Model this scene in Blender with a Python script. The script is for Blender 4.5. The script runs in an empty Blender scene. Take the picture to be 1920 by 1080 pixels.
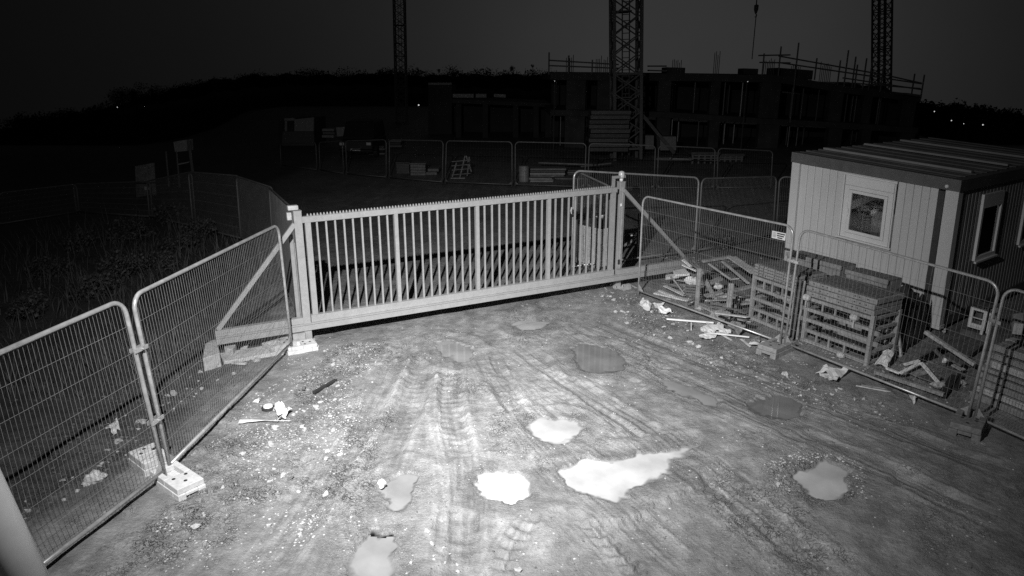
import bpy, bmesh, math, random
import numpy as np
from mathutils import Vector, Matrix
random.seed(7); RNG = np.random.default_rng(7)
sc = bpy.context.scene
COL = sc.collection

# ------------------------------------------------------------------ camera
CAM_F, CAM_P, CAM_H = 1307.0, math.radians(16.75), 4.18
cd = bpy.data.cameras.new('camera'); cam = bpy.data.objects.new('camera', cd); COL.objects.link(cam)
cam.location = (0, 0, CAM_H); cam.rotation_euler = (math.pi/2 - CAM_P, 0, 0)
cd.sensor_fit = 'HORIZONTAL'; cd.sensor_width = 36.0; cd.lens = 36.0*CAM_F/1920
cd.clip_start = 0.05; cd.clip_end = 3000
sc.camera = cam

# ------------------------------------------------------------------ world: overcast night sky with the glow of a town
w = bpy.data.worlds.new('World'); sc.world = w; w.use_nodes = True
nt = w.node_tree; nt.nodes.clear()
def wn(t, **k):
    n = nt.nodes.new(t)
    for a, b in k.items(): setattr(n, a, b)
    return n
out = wn('ShaderNodeOutputWorld'); bg = wn('ShaderNodeBackground'); tc = wn('ShaderNodeTexCoord')
def glow(direction, power, amount):
    d = Vector(direction).normalized()
    v = wn('ShaderNodeVectorMath', operation='DOT_PRODUCT'); v.inputs[1].default_value = d
    nt.links.new(tc.outputs['Generated'], v.inputs[0])
    c = wn('ShaderNodeMath', operation='MAXIMUM'); c.inputs[1].default_value = 0
    nt.links.new(v.outputs['Value'], c.inputs[0])
    p = wn('ShaderNodeMath', operation='POWER'); p.inputs[1].default_value = power
    nt.links.new(c.outputs[0], p.inputs[0])
    m = wn('ShaderNodeMath', operation='MULTIPLY'); m.inputs[1].default_value = amount
    nt.links.new(p.outputs[0], m.inputs[0]); return m
g1 = glow((0.24, 1, 0.03), 18, 0.026)
g2 = glow((0.05, 1, 0.25), 7, 0.007)
cl = wn('ShaderNodeTexNoise'); cl.inputs['Scale'].default_value = 3.0; cl.inputs['Detail'].default_value = 4
nt.links.new(tc.outputs['Generated'], cl.inputs['Vector'])
cm = wn('ShaderNodeMapRange'); cm.inputs[3].default_value = 0.8; cm.inputs[4].default_value = 1.2
nt.links.new(cl.outputs[0], cm.inputs[0])
a1 = wn('ShaderNodeMath', operation='ADD'); nt.links.new(g1.outputs[0], a1.inputs[0]); nt.links.new(g2.outputs[0], a1.inputs[1])
a2 = wn('ShaderNodeMath', operation='ADD'); a2.inputs[1].default_value = 0.0024; nt.links.new(a1.outputs[0], a2.inputs[0])
a3 = wn('ShaderNodeMath', operation='MULTIPLY'); nt.links.new(a2.outputs[0], a3.inputs[0]); nt.links.new(cm.outputs[0], a3.inputs[1])
nt.links.new(a3.outputs[0], bg.inputs['Color']); bg.inputs['Strength'].default_value = 1.0
nt.links.new(bg.outputs[0], out.inputs['Surface'])

# ------------------------------------------------------------------ the infrared lamp on the mast beside the camera
LAMP = Vector((-1.61, 2.40, 5.89))
AIM = LAMP + Vector((math.sin(math.radians(9.5))*math.cos(math.radians(39)), math.cos(math.radians(9.5))*math.cos(math.radians(39)), -math.sin(math.radians(39))))*10
ld = bpy.data.lights.new('infrared_lamp', 'SPOT'); lo = bpy.data.objects.new('infrared_lamp', ld); COL.objects.link(lo)
ld.energy = 13600; ld.shadow_soft_size = 0.035; ld.spot_size = math.radians(176); ld.spot_blend = 0.1
lo.location = LAMP; lo.rotation_euler = (AIM - LAMP).to_track_quat('-Z', 'Y').to_euler()
# the lamp's beam: strongest along its axis, fading softly with the angle, as its lens throws it
ld.use_nodes = True; lt = ld.node_tree; em = lt.nodes['Emission']
lg = lt.nodes.new('ShaderNodeTexCoord'); dv = lt.nodes.new('ShaderNodeVectorMath'); dv.operation = 'NORMALIZE'
sz = lt.nodes.new('ShaderNodeSeparateXYZ'); lt.links.new(lg.outputs['Normal'], dv.inputs[0]); lt.links.new(dv.outputs[0], sz.inputs[0])
def lm(op, a, b):
    q = lt.nodes.new('ShaderNodeMath'); q.operation = op
    for i, v in enumerate((a, b)):
        if isinstance(v, (int, float)): q.inputs[i].default_value = v
        else: lt.links.new(v, q.inputs[i])
    return q.outputs[0]
cosv = lm('MAXIMUM', lm('ABSOLUTE', sz.outputs[2], 0), 0.0)
lt.links.new(lm('ADD', lm('POWER', cosv, 10.5), 0.022), em.inputs['Strength'])

sc.view_settings.view_transform = 'Standard'; sc.view_settings.look = 'None'
sc.view_settings.exposure = 0.0; sc.view_settings.gamma = 1.0; sc.view_settings.use_curve_mapping = False
sc.render.engine = 'CYCLES'
sc.cycles.max_bounces = 5; sc.cycles.use_denoising = False; sc.cycles.sample_clamp_indirect = 3.0; sc.cycles.sample_clamp_direct = 6.0

# ------------------------------------------------------------------ rays through the lens: where a sight line meets a height or a plane
_cp, _sp = math.cos(CAM_P), math.sin(CAM_P)
CPOS = Vector((0, 0, CAM_H))
def ray(px, py):
    a = (px-960)/CAM_F; b = (540-py)/CAM_F
    return Vector((a, _cp + b*_sp, -_sp + b*_cp))
def at(px, py, z=0.0):
    d = ray(px, py); return CPOS + d*((z-CAM_H)/d.z)
def aty(px, py, y):
    d = ray(px, py); return CPOS + d*(y/d.y)
def over(base, px, py):            # the point of the sight line that stands (nearly) plumb above base
    d = ray(px, py); b = Vector((base[0], base[1]))
    t = (b.x*d.x + b.y*d.y)/(d.x*d.x + d.y*d.y); return CPOS + d*t
def onplane(px, py, p0, n):
    d = ray(px, py); return CPOS + d*((p0-CPOS).dot(n)/d.dot(n))

# ------------------------------------------------------------------ materials (all grey: an infrared camera sees no colour)
MATS = {}
def mat(name, base, rough=0.6, var=0.25, scale=8.0, bump=0.15, metal=0.0, spec=0.5, speck=0.0, bscale=None, streak=None):
    if name in MATS: return MATS[name]
    m = bpy.data.materials.new(name); m.use_nodes = True; n = m.node_tree; b = n.nodes['Principled BSDF']
    tcn = n.nodes.new('ShaderNodeTexCoord'); mp = n.nodes.new('ShaderNodeMapping')
    n.links.new(tcn.outputs['Object'], mp.inputs['Vector'])
    if streak: mp.inputs['Scale'].default_value = streak
    t = n.nodes.new('ShaderNodeTexNoise'); t.inputs['Scale'].default_value = scale; t.inputs['Detail'].default_value = 6; t.inputs['Roughness'].default_value = .65
    n.links.new(mp.outputs[0], t.inputs['Vector'])
    r = n.nodes.new('ShaderNodeMapRange'); r.inputs[1].default_value = .3; r.inputs[2].default_value = .7
    r.inputs[3].default_value = base*(1-var); r.inputs[4].default_value = min(base*(1+var), .9)
    n.links.new(t.outputs[0], r.inputs[0])
    colour = r.outputs[0]
    if speck:
        v = n.nodes.new('ShaderNodeTexNoise'); v.inputs['Scale'].default_value = scale*3.1; v.inputs['Detail'].default_value = 3
        n.links.new(tcn.outputs['Object'], v.inputs['Vector'])
        q = n.nodes.new('ShaderNodeMapRange'); q.inputs[1].default_value = .35; q.inputs[2].default_value = .65
        q.inputs[3].default_value = 1-speck; q.inputs[4].default_value = 1+speck
        n.links.new(v.outputs[0], q.inputs[0])
        mm = n.nodes.new('ShaderNodeMath'); mm.operation = 'MULTIPLY'
        n.links.new(colour, mm.inputs[0]); n.links.new(q.outputs[0], mm.inputs[1]); colour = mm.outputs[0]
    n.links.new(colour, b.inputs['Base Color'])
    rr = n.nodes.new('ShaderNodeMapRange'); rr.inputs[3].default_value = max(.02, rough-.12); rr.inputs[4].default_value = min(1, rough+.12)
    n.links.new(t.outputs[0], rr.inputs[0]); n.links.new(rr.outputs[0], b.inputs['Roughness'])
    b.inputs['Metallic'].default_value = metal; b.inputs['Specular IOR Level'].default_value = spec
    if bump:
        bp = n.nodes.new('ShaderNodeBump'); bp.inputs['Strength'].default_value = bump; bp.inputs['Distance'].default_value = .02
        t2 = n.nodes.new('ShaderNodeTexNoise'); t2.inputs['Scale'].default_value = bscale or scale*3; t2.inputs['Detail'].default_value = 5
        n.links.new(mp.outputs[0], t2.inputs['Vector'])
        n.links.new(t2.outputs[0], bp.inputs['Height']); n.links.new(bp.outputs[0], b.inputs['Normal'])
    MATS[name] = m; return m
ZINC = mat('galvanised_steel', .33, .42, .08, 9, .015, metal=.15, speck=.05)
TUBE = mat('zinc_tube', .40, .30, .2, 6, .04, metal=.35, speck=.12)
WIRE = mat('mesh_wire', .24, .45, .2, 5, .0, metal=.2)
FARTUBE = mat('far_tube', .15, .5, .25, 4, .0, metal=.2)  # far fence tubes, darker than the near ones
CONC = mat('concrete', .42, .85, .22, 7, .3, speck=.15)
PALECONC = mat('pale_concrete', .48, .85, .16, 7, .3, speck=.12)
PLASTICBLOCK = mat('pale_block', .55, .7, .12, 10, .15, speck=.08)
DARKBLOCK = mat('grey_rubber_block', .16, .8, .25, 9, .3, speck=.2)
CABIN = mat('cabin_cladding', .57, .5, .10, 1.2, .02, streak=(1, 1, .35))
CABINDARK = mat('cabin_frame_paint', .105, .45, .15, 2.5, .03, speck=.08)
CABINSIDE = mat('cabin_side_grey', .25, .5, .12, 2.0, .02, speck=.06)  # side, back and roof rails, darker than the front cladding
FRAMEW = mat('white_window_frame', .70, .4, .06, 3, .0)
ROOFM = mat('roof_sheet', .08, .6, .35, 2.2, .05)
BLACK = mat('matt_black', .025, .6, .2, 6, .1)
DARK = mat('dark_membrane', .05, .55, .5, 5, .4, streak=(4, 4, .6))
WOOD = mat('grey_timber', .24, .8, .35, 7, .35, streak=(1, 1, 1), speck=.18)
PALEWOOD = mat('pale_timber', .42, .75, .25, 7, .3, speck=.15)
DARKWOOD = mat('dark_wet_timber', .11, .7, .35, 7, .3, speck=.2)
FORM = mat('formwork_steel', .25, .6, .2, 6, .05, speck=.12)
FORMPLY = mat('formwork_face', .13, .6, .35, 10, .1, speck=.3)
RACK = mat('rack_steel', .30, .5, .2, 6, .04, metal=.1, speck=.1)
PAPER = mat('white_paper', .60, .8, .08, 6, .1)
WHITEP = mat('white_plastic', .74, .5, .1, 6, .05)
STONE = mat('pale_stone', .40, .85, .35, 6, .3, speck=.15)
STONED = mat('dark_stone', .10, .8, .35, 6, .3)
BUILD = mat('raw_concrete', .075, .9, .3, .8, .1, speck=.12)
BUILDDARK = mat('dark_formwork', .07, .9, .3, 1, .0)
CRANE = mat('crane_steel', .12, .6, .2, 2, .0)
SCAF = mat('scaffold_tube', .18, .5, .2, 2, .0)
PROP = mat('steel_prop', .3, .4, .4, 3, .0, metal=.3)
LEAF = mat('dark_foliage', .05, .8, .4, 1.5, .0)
WEED = mat('dead_weed', .095, .85, .4, 2.5, .0)
BARK = mat('bark', .06, .9, .3, 4, .2)
HILL = mat('dark_hillside', .03, .95, .3, .05, .0)
MAST = mat('mast_paint', .62, .32, .1, 3, .02, metal=.1)
LENS = mat('beacon_lens', .5, .25, .1, 8, .0)
CLOTH = mat('pale_sacking', .55, .9, .2, 12, .3)
def emit(name, s):
    m = bpy.data.materials.new(name); m.use_nodes = True; n = m.node_tree; n.nodes.clear()
    o = n.nodes.new('ShaderNodeOutputMaterial'); e = n.nodes.new('ShaderNodeEmission'); e.inputs['Strength'].default_value = s; m.cycles.emission_sampling = 'NONE'
    n.links.new(e.outputs[0], o.inputs['Surface']); return m
GLOWM = emit('lamp_glow', .7)
def glassmat():
    m = bpy.data.materials.new('window_glass'); m.use_nodes = True; n = m.node_tree; n.nodes.clear()
    o = n.nodes.new('ShaderNodeOutputMaterial'); mx = n.nodes.new('ShaderNodeMixShader')
    fr = n.nodes.new('ShaderNodeFresnel'); fr.inputs['IOR'].default_value = 1.5
    t = n.nodes.new('ShaderNodeBsdfTransparent'); t.inputs['Color'].default_value = (.8, .8, .8, 1)
    g = n.nodes.new('ShaderNodeBsdfGlossy'); g.inputs['Roughness'].default_value = .03
    ad = n.nodes.new('ShaderNodeMath'); ad.operation = 'ADD'; ad.inputs[1].default_value = .05
    n.links.new(fr.outputs[0], ad.inputs[0])
    n.links.new(ad.outputs[0], mx.inputs[0]); n.links.new(t.outputs[0], mx.inputs[1]); n.links.new(g.outputs[0], mx.inputs[2])
    n.links.new(mx.outputs[0], o.inputs['Surface']); return m
GLASS = glassmat()

# ------------------------------------------------------------------ mesh helpers
class MB:
    def __init__(s): s.v = []; s.f = []; s.smooth = False
    def add(s, vs, fs):
        o = len(s.v); s.v += [tuple(x) for x in vs]; s.f += [tuple(i+o for i in f) for f in fs]; return s
    def hexa(s, p):                # 8 points: bottom 4 ccw, top 4 ccw
        return s.add(p, [(3,2,1,0),(4,5,6,7),(0,1,5,4),(1,2,6,5),(2,3,7,6),(3,0,4,7)])
    def box(s, lo, hi):
        (a,b,c),(d,e,f) = lo, hi
        return s.hexa([(a,b,c),(d,b,c),(d,e,c),(a,e,c),(a,b,f),(d,b,f),(d,e,f),(a,e,f)])
    def obox(s, o, ex, ey, ez):    # box from a corner and three edge vectors
        o, ex, ey, ez = Vector(o), Vector(ex), Vector(ey), Vector(ez)
        return s.hexa([o, o+ex, o+ex+ey, o+ey, o+ez, o+ex+ez, o+ex+ey+ez, o+ey+ez])
    def bar(s, p, q, wd, th, side=None):   # a beam between two points
        p, q = Vector(p), Vector(q); d = (q-p).normalized()
        u = Vector(side) if side is not None else Vector((0, 0, 1)).cross(d)
        if u.length < 1e-4: u = Vector((1, 0, 0))
        u = (u - d*u.dot(d)).normalized(); n = d.cross(u).normalized()
        a = u*(wd/2); b = n*(th/2)
        return s.hexa([p-a-b, p+a-b, p+a+b, p-a+b, q-a-b, q+a-b, q+a+b, q-a+b])
    def tube(s, pts, r, n=8, closed=False):
        pts = [Vector(p) for p in pts]; vs = []; fs = []; m = len(pts)
        d0 = (pts[1]-pts[0]).normalized(); u = d0.orthogonal().normalized()
        for i, p in enumerate(pts):
            d = (pts[min(i+1, m-1)] - pts[max(i-1, 0)]).normalized()
            u = (u - d*u.dot(d)).normalized(); v = d.cross(u)
            for k in range(n):
                a = 2*math.pi*k/n; vs.append(p + (u*math.cos(a) + v*math.sin(a))*(r if not hasattr(r, '__len__') else r[i]))
        for i in range(m-1):
            for k in range(n):
                a = i*n+k; b = i*n+(k+1) % n; fs.append((a, b, b+n, a+n))
        fs.append(tuple(range(n-1, -1, -1))); fs.append(tuple((m-1)*n+k for k in range(n)))
        return s.add(vs, fs)
    def ball(s, c, r, n=8, sq=1.0):
        c = Vector(c); vs = []; fs = []
        for i in range(n//2+1):
            ph = math.pi*i/(n//2)
            for k in range(n):
                a = 2*math.pi*k/n; vs.append(c + Vector((math.sin(ph)*math.cos(a)*r, math.sin(ph)*math.sin(a)*r, math.cos(ph)*r*sq)))
        for i in range(n//2):
            for k in range(n): fs.append((i*n+k, (i+1)*n+k, (i+1)*n+(k+1) % n, i*n+(k+1) % n))
        return s.add(vs, fs)
    def build(s, name, material, parent=None, smooth=False, bevel=0.0, local=False):
        o = Vector((0, 0, 0)); p = parent
        while p is not None and not local: o = o + p.location; p = p.parent
        me = bpy.data.meshes.new(name)
        if parent is None and not local:           # a thing that is one mesh: its origin goes to its base
            a = np.array(s.v); o = Vector(((a[:,0].min()+a[:,0].max())/2, (a[:,1].min()+a[:,1].max())/2, a[:,2].min()))
        me.from_pydata([(x-o.x, y-o.y, z-o.z) for x, y, z in s.v], [], s.f)
        me.materials.append(material)
        if smooth: me.polygons.foreach_set('use_smooth', [True]*len(me.polygons))
        ob = bpy.data.objects.new(name, me); COL.objects.link(ob)
        if parent is not None: ob.parent = parent
        elif not local: ob.location = o
        if bevel:
            b = ob.modifiers.new('edge', 'BEVEL'); b.width = bevel; b.segments = 2; b.limit_method = 'ANGLE'
        return ob
def thing(name, label, cat, loc, group=None):
    o = bpy.data.objects.new(name, None); COL.objects.link(o); o.location = loc; o.empty_display_size = .2
    o['label'] = label; o['category'] = cat
    if group: o['group'] = group
    return o
def tag(o, label, cat, group=None):
    o['label'] = label; o['category'] = cat
    if group: o['group'] = group
    return o
def structure(o): o['kind'] = 'structure'; return o
def stuff(o): o['kind'] = 'stuff'; return o

# ------------------------------------------------------------------ value noise for the terrain
def _hash(ix, iy, seed):
    h = (ix.astype(np.int64)*374761393 + iy.astype(np.int64)*668265263 + seed*1442695041) & 0xffffffff
    h = ((h ^ (h >> 13))*1274126177) & 0xffffffff
    return ((h ^ (h >> 16)) & 0xffff)/65535.0
def vnoise(x, y, seed=0):
    ix = np.floor(x); iy = np.floor(y); fx = x-ix; fy = y-iy
    fx = fx*fx*(3-2*fx); fy = fy*fy*(3-2*fy)
    a = _hash(ix, iy, seed); b = _hash(ix+1, iy, seed); c = _hash(ix, iy+1, seed); d = _hash(ix+1, iy+1, seed)
    return (a*(1-fx)+b*fx)*(1-fy) + (c*(1-fx)+d*fx)*fy - .5
def fbm(x, y, seed=0, octs=4, gain=.5):
    t = 0; a = 1
    for i in range(octs):
        t = t + a*vnoise(x, y, seed+i*17); x = x*2.03+3.1; y = y*1.97-1.7; a *= gain
    return t
def sstep(a, b, x):
    t = np.clip((x-a)/(b-a), 0, 1); return t*t*(3-2*t)
def gpts(px): return np.array([at(a, b, 0)[:2] for a, b in px])
def smoothline(P, n=5):
    out_ = []
    P = np.vstack([2*P[0]-P[1], P, 2*P[-1]-P[-2]])
    for i in range(1, len(P)-2):
        for k in range(n):
            t = k/n; a, b, c, d = P[i-1], P[i], P[i+1], P[i+2]
            out_.append(.5*((2*b)+(-a+c)*t+(2*a-5*b+4*c-d)*t*t+(-a+3*b-3*c+d)*t**3))
    out_.append(P[-2]); return np.array(out_)
def linedist(x, y, L):             # signed side distance and length along a polyline
    best = np.full(x.shape, 1e9); side = np.zeros(x.shape); along = np.zeros(x.shape); acc = 0
    for i in range(len(L)-1):
        a, b = L[i], L[i+1]; d = b-a; l2 = d@d
        t = np.clip(((x-a[0])*d[0]+(y-a[1])*d[1])/l2, 0, 1)
        ex = x-a[0]-t*d[0]; ey = y-a[1]-t*d[1]; q = np.hypot(ex, ey)
        m = q < best; best = np.where(m, q, best)
        side = np.where(m, np.sign(d[0]*ey-d[1]*ex), side); along = np.where(m, acc+t*math.sqrt(l2), along); acc += math.sqrt(l2)
    return best*np.where(side == 0, 1, side), best, along
def polysd(x, y, P):               # signed distance to a closed outline, negative inside
    best = np.full(x.shape, 1e9); inside = np.zeros(x.shape, bool)
    for i in range(len(P)):
        a, b = P[i], P[(i+1) % len(P)]; d = b-a; l2 = d@d+1e-12
        t = np.clip(((x-a[0])*d[0]+(y-a[1])*d[1])/l2, 0, 1)
        best = np.minimum(best, np.hypot(x-a[0]-t*d[0], y-a[1]-t*d[1]))
        c = ((a[1] > y) != (b[1] > y)) & (x < (b[0]-a[0])*(y-a[1])/(b[1]-a[1]+1e-12)+a[0]); inside ^= c
    return np.where(inside, -best, best)

RUTS = [  # outline of each wheel track in the mud, half width, depth, lug strength
 ([(812,632),(785,715),(748,800),(700,900),(640,1020),(600,1120)], .20, .035, .3),
 ([(760,640),(715,730),(660,830),(590,950),(520,1060),(480,1120)], .16, .022, .2),
 ([(850,640),(846,760),(866,860),(872,960),(868,1120)], .17, .030, .5),
 ([(900,650),(955,740),(1050,850),(1180,970),(1320,1100)], .18, .028, .4),
 ([(960,640),(1080,722),(1250,832),(1450,985),(1590,1120)], .19, .030, .3),
 ([(1040,605),(1200,680),(1400,772),(1650,882),(1930,1010)], .20, .035, .2),
 ([(1090,592),(1250,652),(1450,728),(1700,818),(1930,905)], .20, .030, .2),
 ([(990,700),(1150,792),(1300,900),(1420,1000),(1520,1100)], .14, .020, .5),
 ([(1080,960),(1130,1005),(1190,1070),(1220,1110)], .10, .018, 1.6),
 ([(1010,950),(965,1010),(925,1100)], .12, .018, 1.5),
 ([(690,880),(660,960),(690,1040),(720,1110)], .14, .02, 1.0),
 ([(930,690),(1000,760),(1100,830),(1230,900)], .12, .014, .3),
]
RUTL = [(smoothline(gpts(p)), hw, dp, lg) for p, hw, dp, lg in RUTS]
def ell(cx, cy, rx, ry, rot=0, n=14, j=.18, seed=1):
    r_ = random.Random(seed); o = []
    for k in range(n):
        a = 2*math.pi*k/n; q = 1+r_.uniform(-j, j); x = rx*q*math.cos(a); y = ry*q*math.sin(a)
        c, s = math.cos(math.radians(rot)), math.sin(math.radians(rot)); o.append((cx+x*c-y*s, cy+x*s+y*c))
    return o
PUDDLES = [ # outline in the photograph, silt brightness, label
 ([(890,892),(912,880),(935,876),(958,882),(975,884),(990,894),(1006,902),(996,916),(985,930),(966,942),(945,938),(925,934),(903,926),(893,910)], .46, 'round milky white puddle, brightest on the wheel tracks left of the long puddle'),
 ([(1053,884),(1068,868),(1092,858),(1120,862),(1160,858),(1200,852),(1240,848),(1275,838),(1308,834),(1290,850),(1258,862),(1252,884),(1222,898),(1190,915),(1150,938),(1110,934),(1080,920),(1062,904)], .44, 'large milky white puddle with a long tail pointing right'),
 ([(989,800),(1003,788),(1022,782),(1050,784),(1075,788),(1092,800),(1088,812),(1076,820),(1056,828),(1040,830),(1018,822),(998,815)], .36, 'pale grey oval puddle behind the round milky puddle'),
 ([(1484,896),(1496,880),(1520,876),(1535,868),(1545,860),(1562,864),(1580,872),(1608,884),(1596,893),(1588,902),(1590,918),(1582,932),(1560,934),(1532,936),(1512,926),(1502,910)], .40, 'ragged grey puddle edged with stones at the right of the muddy yard'),
 ([(958,604),(980,600),(1005,600),(1030,604),(1022,612),(1000,618),(980,619),(965,612)], .27, 'small grey puddle just in front of the gate'),
 ([(1070,650),(1092,642),(1115,646),(1140,650),(1160,660),(1178,678),(1172,690),(1148,696),(1110,698),(1085,690),(1075,668)], .15, 'dark still puddle mirroring the gate post'),
 ([(815,640),(835,636),(858,642),(880,650),(890,662),(880,676),(858,680),(836,676),(820,660)], .22, 'shallow cloudy puddle in front of the gate near the left post'),
 ([(1240,712),(1265,712),(1300,726),(1340,744),(1362,756),(1348,764),(1322,758),(1285,742),(1255,728)], .22, 'long narrow puddle lying along a wheel track on the right'),
 ([(1405,756),(1420,745),(1450,740),(1485,742),(1504,756),(1500,774),(1482,784),(1455,786),(1425,780),(1408,770)], .14, 'dark puddle with a pale rim close to the right fence'),
 ([(712,910),(735,896),(762,884),(782,892),(776,915),(770,938),(756,958),(740,978),(722,980),(714,960),(728,940),(708,928)], .21, 'long puddle in the left wheel track beside a round white stone'),
 ([(652,1046),(660,1024),(680,1014),(698,994),(712,1006),(732,1000),(748,1020),(734,1040),(746,1062),(724,1094),(668,1096),(642,1072)], .25, 'cloudy puddle at the lower edge left of the middle'),
]
PUDL = []
for i, (p, s_, lb) in enumerate(PUDDLES):
    g = gpts(p); PUDL.append((g, s_, lb))
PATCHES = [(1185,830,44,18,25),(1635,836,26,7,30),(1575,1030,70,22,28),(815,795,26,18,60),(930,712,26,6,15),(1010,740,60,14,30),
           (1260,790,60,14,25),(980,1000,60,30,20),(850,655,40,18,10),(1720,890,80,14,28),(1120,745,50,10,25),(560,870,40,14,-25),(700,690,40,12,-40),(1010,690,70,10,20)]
PATL = [gpts(ell(*p, n=16, j=.25, seed=k)) for k, p in enumerate(PATCHES)]  # highlights of glossy wet mud, painted in as pale patches
GRAVEL = [gpts(p) for p in (
 [(1120,560),(1200,560),(1300,610),(1470,690),(1680,760),(1660,790),(1500,740),(1330,680),(1200,630)],
 [(330,900),(520,760),(640,640),(720,650),(660,760),(600,860),(420,1010),(300,1080),(200,1080)],
 [(1455,860),(1500,850),(1560,850),(1500,905),(1470,925),(1450,890)],
 [(640,790),(720,780),(700,900),(760,1080),(640,1080),(600,960)],
 [(1690,960),(1760,950),(1790,1010),(1740,1040)],
)]
FENCE_L = gpts([(82,1055),(317,872),(545,643)]); FENCE_R = gpts([(1197,545),(1466,641),(1820,778),(1930,823)])
def FL_X(y): return np.interp(y, [0, FENCE_L[0][1], FENCE_L[1][1], FENCE_L[2][1], 30], [FENCE_L[0][0], FENCE_L[0][0], FENCE_L[1][0], FENCE_L[2][0], FENCE_L[2][0]-6])-.25
def terrain(x, y, masks=False):
    near = sstep(20, 14, y)*sstep(11, 8, np.abs(x-1))
    ang = x/np.maximum(y, 1)
    drop = np.maximum(sstep(.47, .60, ang), sstep(-.34, -.48, ang))*np.maximum(y-42, 0)*.085*(y > 0)
    h = -drop + .035*fbm(x*.55, y*.55, 1, 3) + .020*fbm(x*2.2, y*2.2, 5, 3)*near
    pale = np.zeros(x.shape); grav = np.zeros(x.shape); wet = np.zeros(x.shape); strk = fbm(x*6-y*2, (y+x*.4)*2.6, 97, 4)
    if near.max() <= 0 and not masks: return h
    rough = np.zeros(x.shape)
    for g in GRAVEL:
        sd = polysd(x, y, g) + .35*fbm(x*2, y*2, 31, 3)
        grav = np.maximum(grav, sstep(.15, -.25, sd))
    grav = np.clip(grav + .25*sstep(.15, .5, fbm(x*.9, y*.9, 55, 3)), 0, 1)*near
    for L, hw, dp, lg in RUTL:
        s, d, al = linedist(x, y, L)
        LL = np.hypot(*np.diff(L, axis=0).T).sum(); endf = sstep(.0, min(1.1, .22*LL), al)*sstep(.0, min(.8, .22*LL), LL-al)
        k = sstep(hw*1.2, hw*.7, d + .25*hw*fbm(al*3, s*3, 18, 2))*endf
        fade = .55+.45*sstep(-.2, .25, fbm(al*.8, al*0+hw*10, 71, 2))
        lug = .5+.5*np.sin(al*2*math.pi/.15 + np.abs(s)/hw*2.2 + 2*fbm(al*2, s*3, 19, 2))
        st = fbm(s*34, al*.9, 91, 2)
        dp = dp*1.15; h = h - k*dp*fade + .42*dp*fade*endf*np.exp(-((d-hw*1.2)/(hw*.28))**2)*np.clip(.8+2.2*fbm(x*5, y*5, 12, 3), 0, 2)
        h = h + k*.020*lg*lug + k*.009*st
        h = h + .007*fbm(s*20, al*.7, 93, 2)*sstep(hw*4, hw*1.5, d)
        wgt = sstep(hw*3.5, hw*.5, d)*endf; strk = strk*(1-wgt) + wgt*(fbm(s*24, al*1.5, 95, 3) + .8*fbm(s*60, al*2.4, 96, 3))
        wet = np.maximum(wet, k*(.45+.7*fbm(al*1.3, s*4, 14, 2)))
        pale = np.maximum(pale, .30*endf*np.exp(-((d-hw*1.2)/(hw*.3))**2)*sstep(-.1, .3, fbm(al*1.1, s*0+2, 15, 2)))
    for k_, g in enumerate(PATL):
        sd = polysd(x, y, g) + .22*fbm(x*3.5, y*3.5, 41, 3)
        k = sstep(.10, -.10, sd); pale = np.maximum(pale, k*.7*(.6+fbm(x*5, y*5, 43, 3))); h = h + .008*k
    clod = sstep(.0, .5, fbm(x*1.1, y*1.1, 61, 3) + .35*grav)
    h = h + near*(clod*.045*np.maximum(fbm(x*9, y*9, 21, 3), -.1) + .006*fbm(x*22, y*22, 25, 2) + grav*.012*fbm(x*16, y*16, 27, 2))
    for g, s_, lb in PUDL:
        c = g.mean(0); R = np.hypot(*(g-c).T).max()+.8
        m = np.hypot(x-c[0], y-c[1]) < R
        if not m.any(): continue
        sd = polysd(x[m], y[m], g) - .02 + .09*fbm(x[m]*6, y[m]*6, 47, 3) + .042*fbm(x[m]*15, y[m]*15, 48, 4)
        zw = -.015; hh = h[m]
        inn = zw - np.minimum(.06, -sd*.50)*np.clip(.9+.9*fbm(x[m]*3.2, y[m]*3.2, 49, 3), .15, 1.5)
        rim = zw + .004 + np.minimum(sd*.10, .05)
        kk = sstep(.45, .0, sd)
        outv = np.maximum(hh*(1-.75*kk) + .25*kk*np.maximum(hh, 0), rim*np.minimum(kk*4, 1) + hh*(1-np.minimum(kk*4, 1)))
        h[m] = np.where(sd < 0, inn, outv)
        wet[m] = np.maximum(wet[m], .8*sstep(.25, .02, sd))
        grav[m] = np.maximum(grav[m], .55*np.exp(-((sd-.10)/.10)**2)*sstep(-.15, .25, fbm(x[m]*2, y[m]*2, 66, 2)))
    if masks:
        left_dark = sstep(-.1, .5, FL_X(y)-x + .6*fbm(x*.8, y*.8, 33, 3))
        return h, pale, grav, wet, strk, clod, left_dark
    return h
def tz(x, y):                      # height of the built ground under a point
    i = int(np.clip(np.searchsorted(xs, x)-1, 0, len(xs)-2)); j = int(np.clip(np.searchsorted(ys, y)-1, 0, len(ys)-2))
    u = (x-xs[i])/(xs[i+1]-xs[i]); v = (y-ys[j])/(ys[j+1]-ys[j])
    return float((HZ[j,i]*(1-u)+HZ[j,i+1]*u)*(1-v)+(HZ[j+1,i]*(1-u)+HZ[j+1,i+1]*u)*v)

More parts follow.
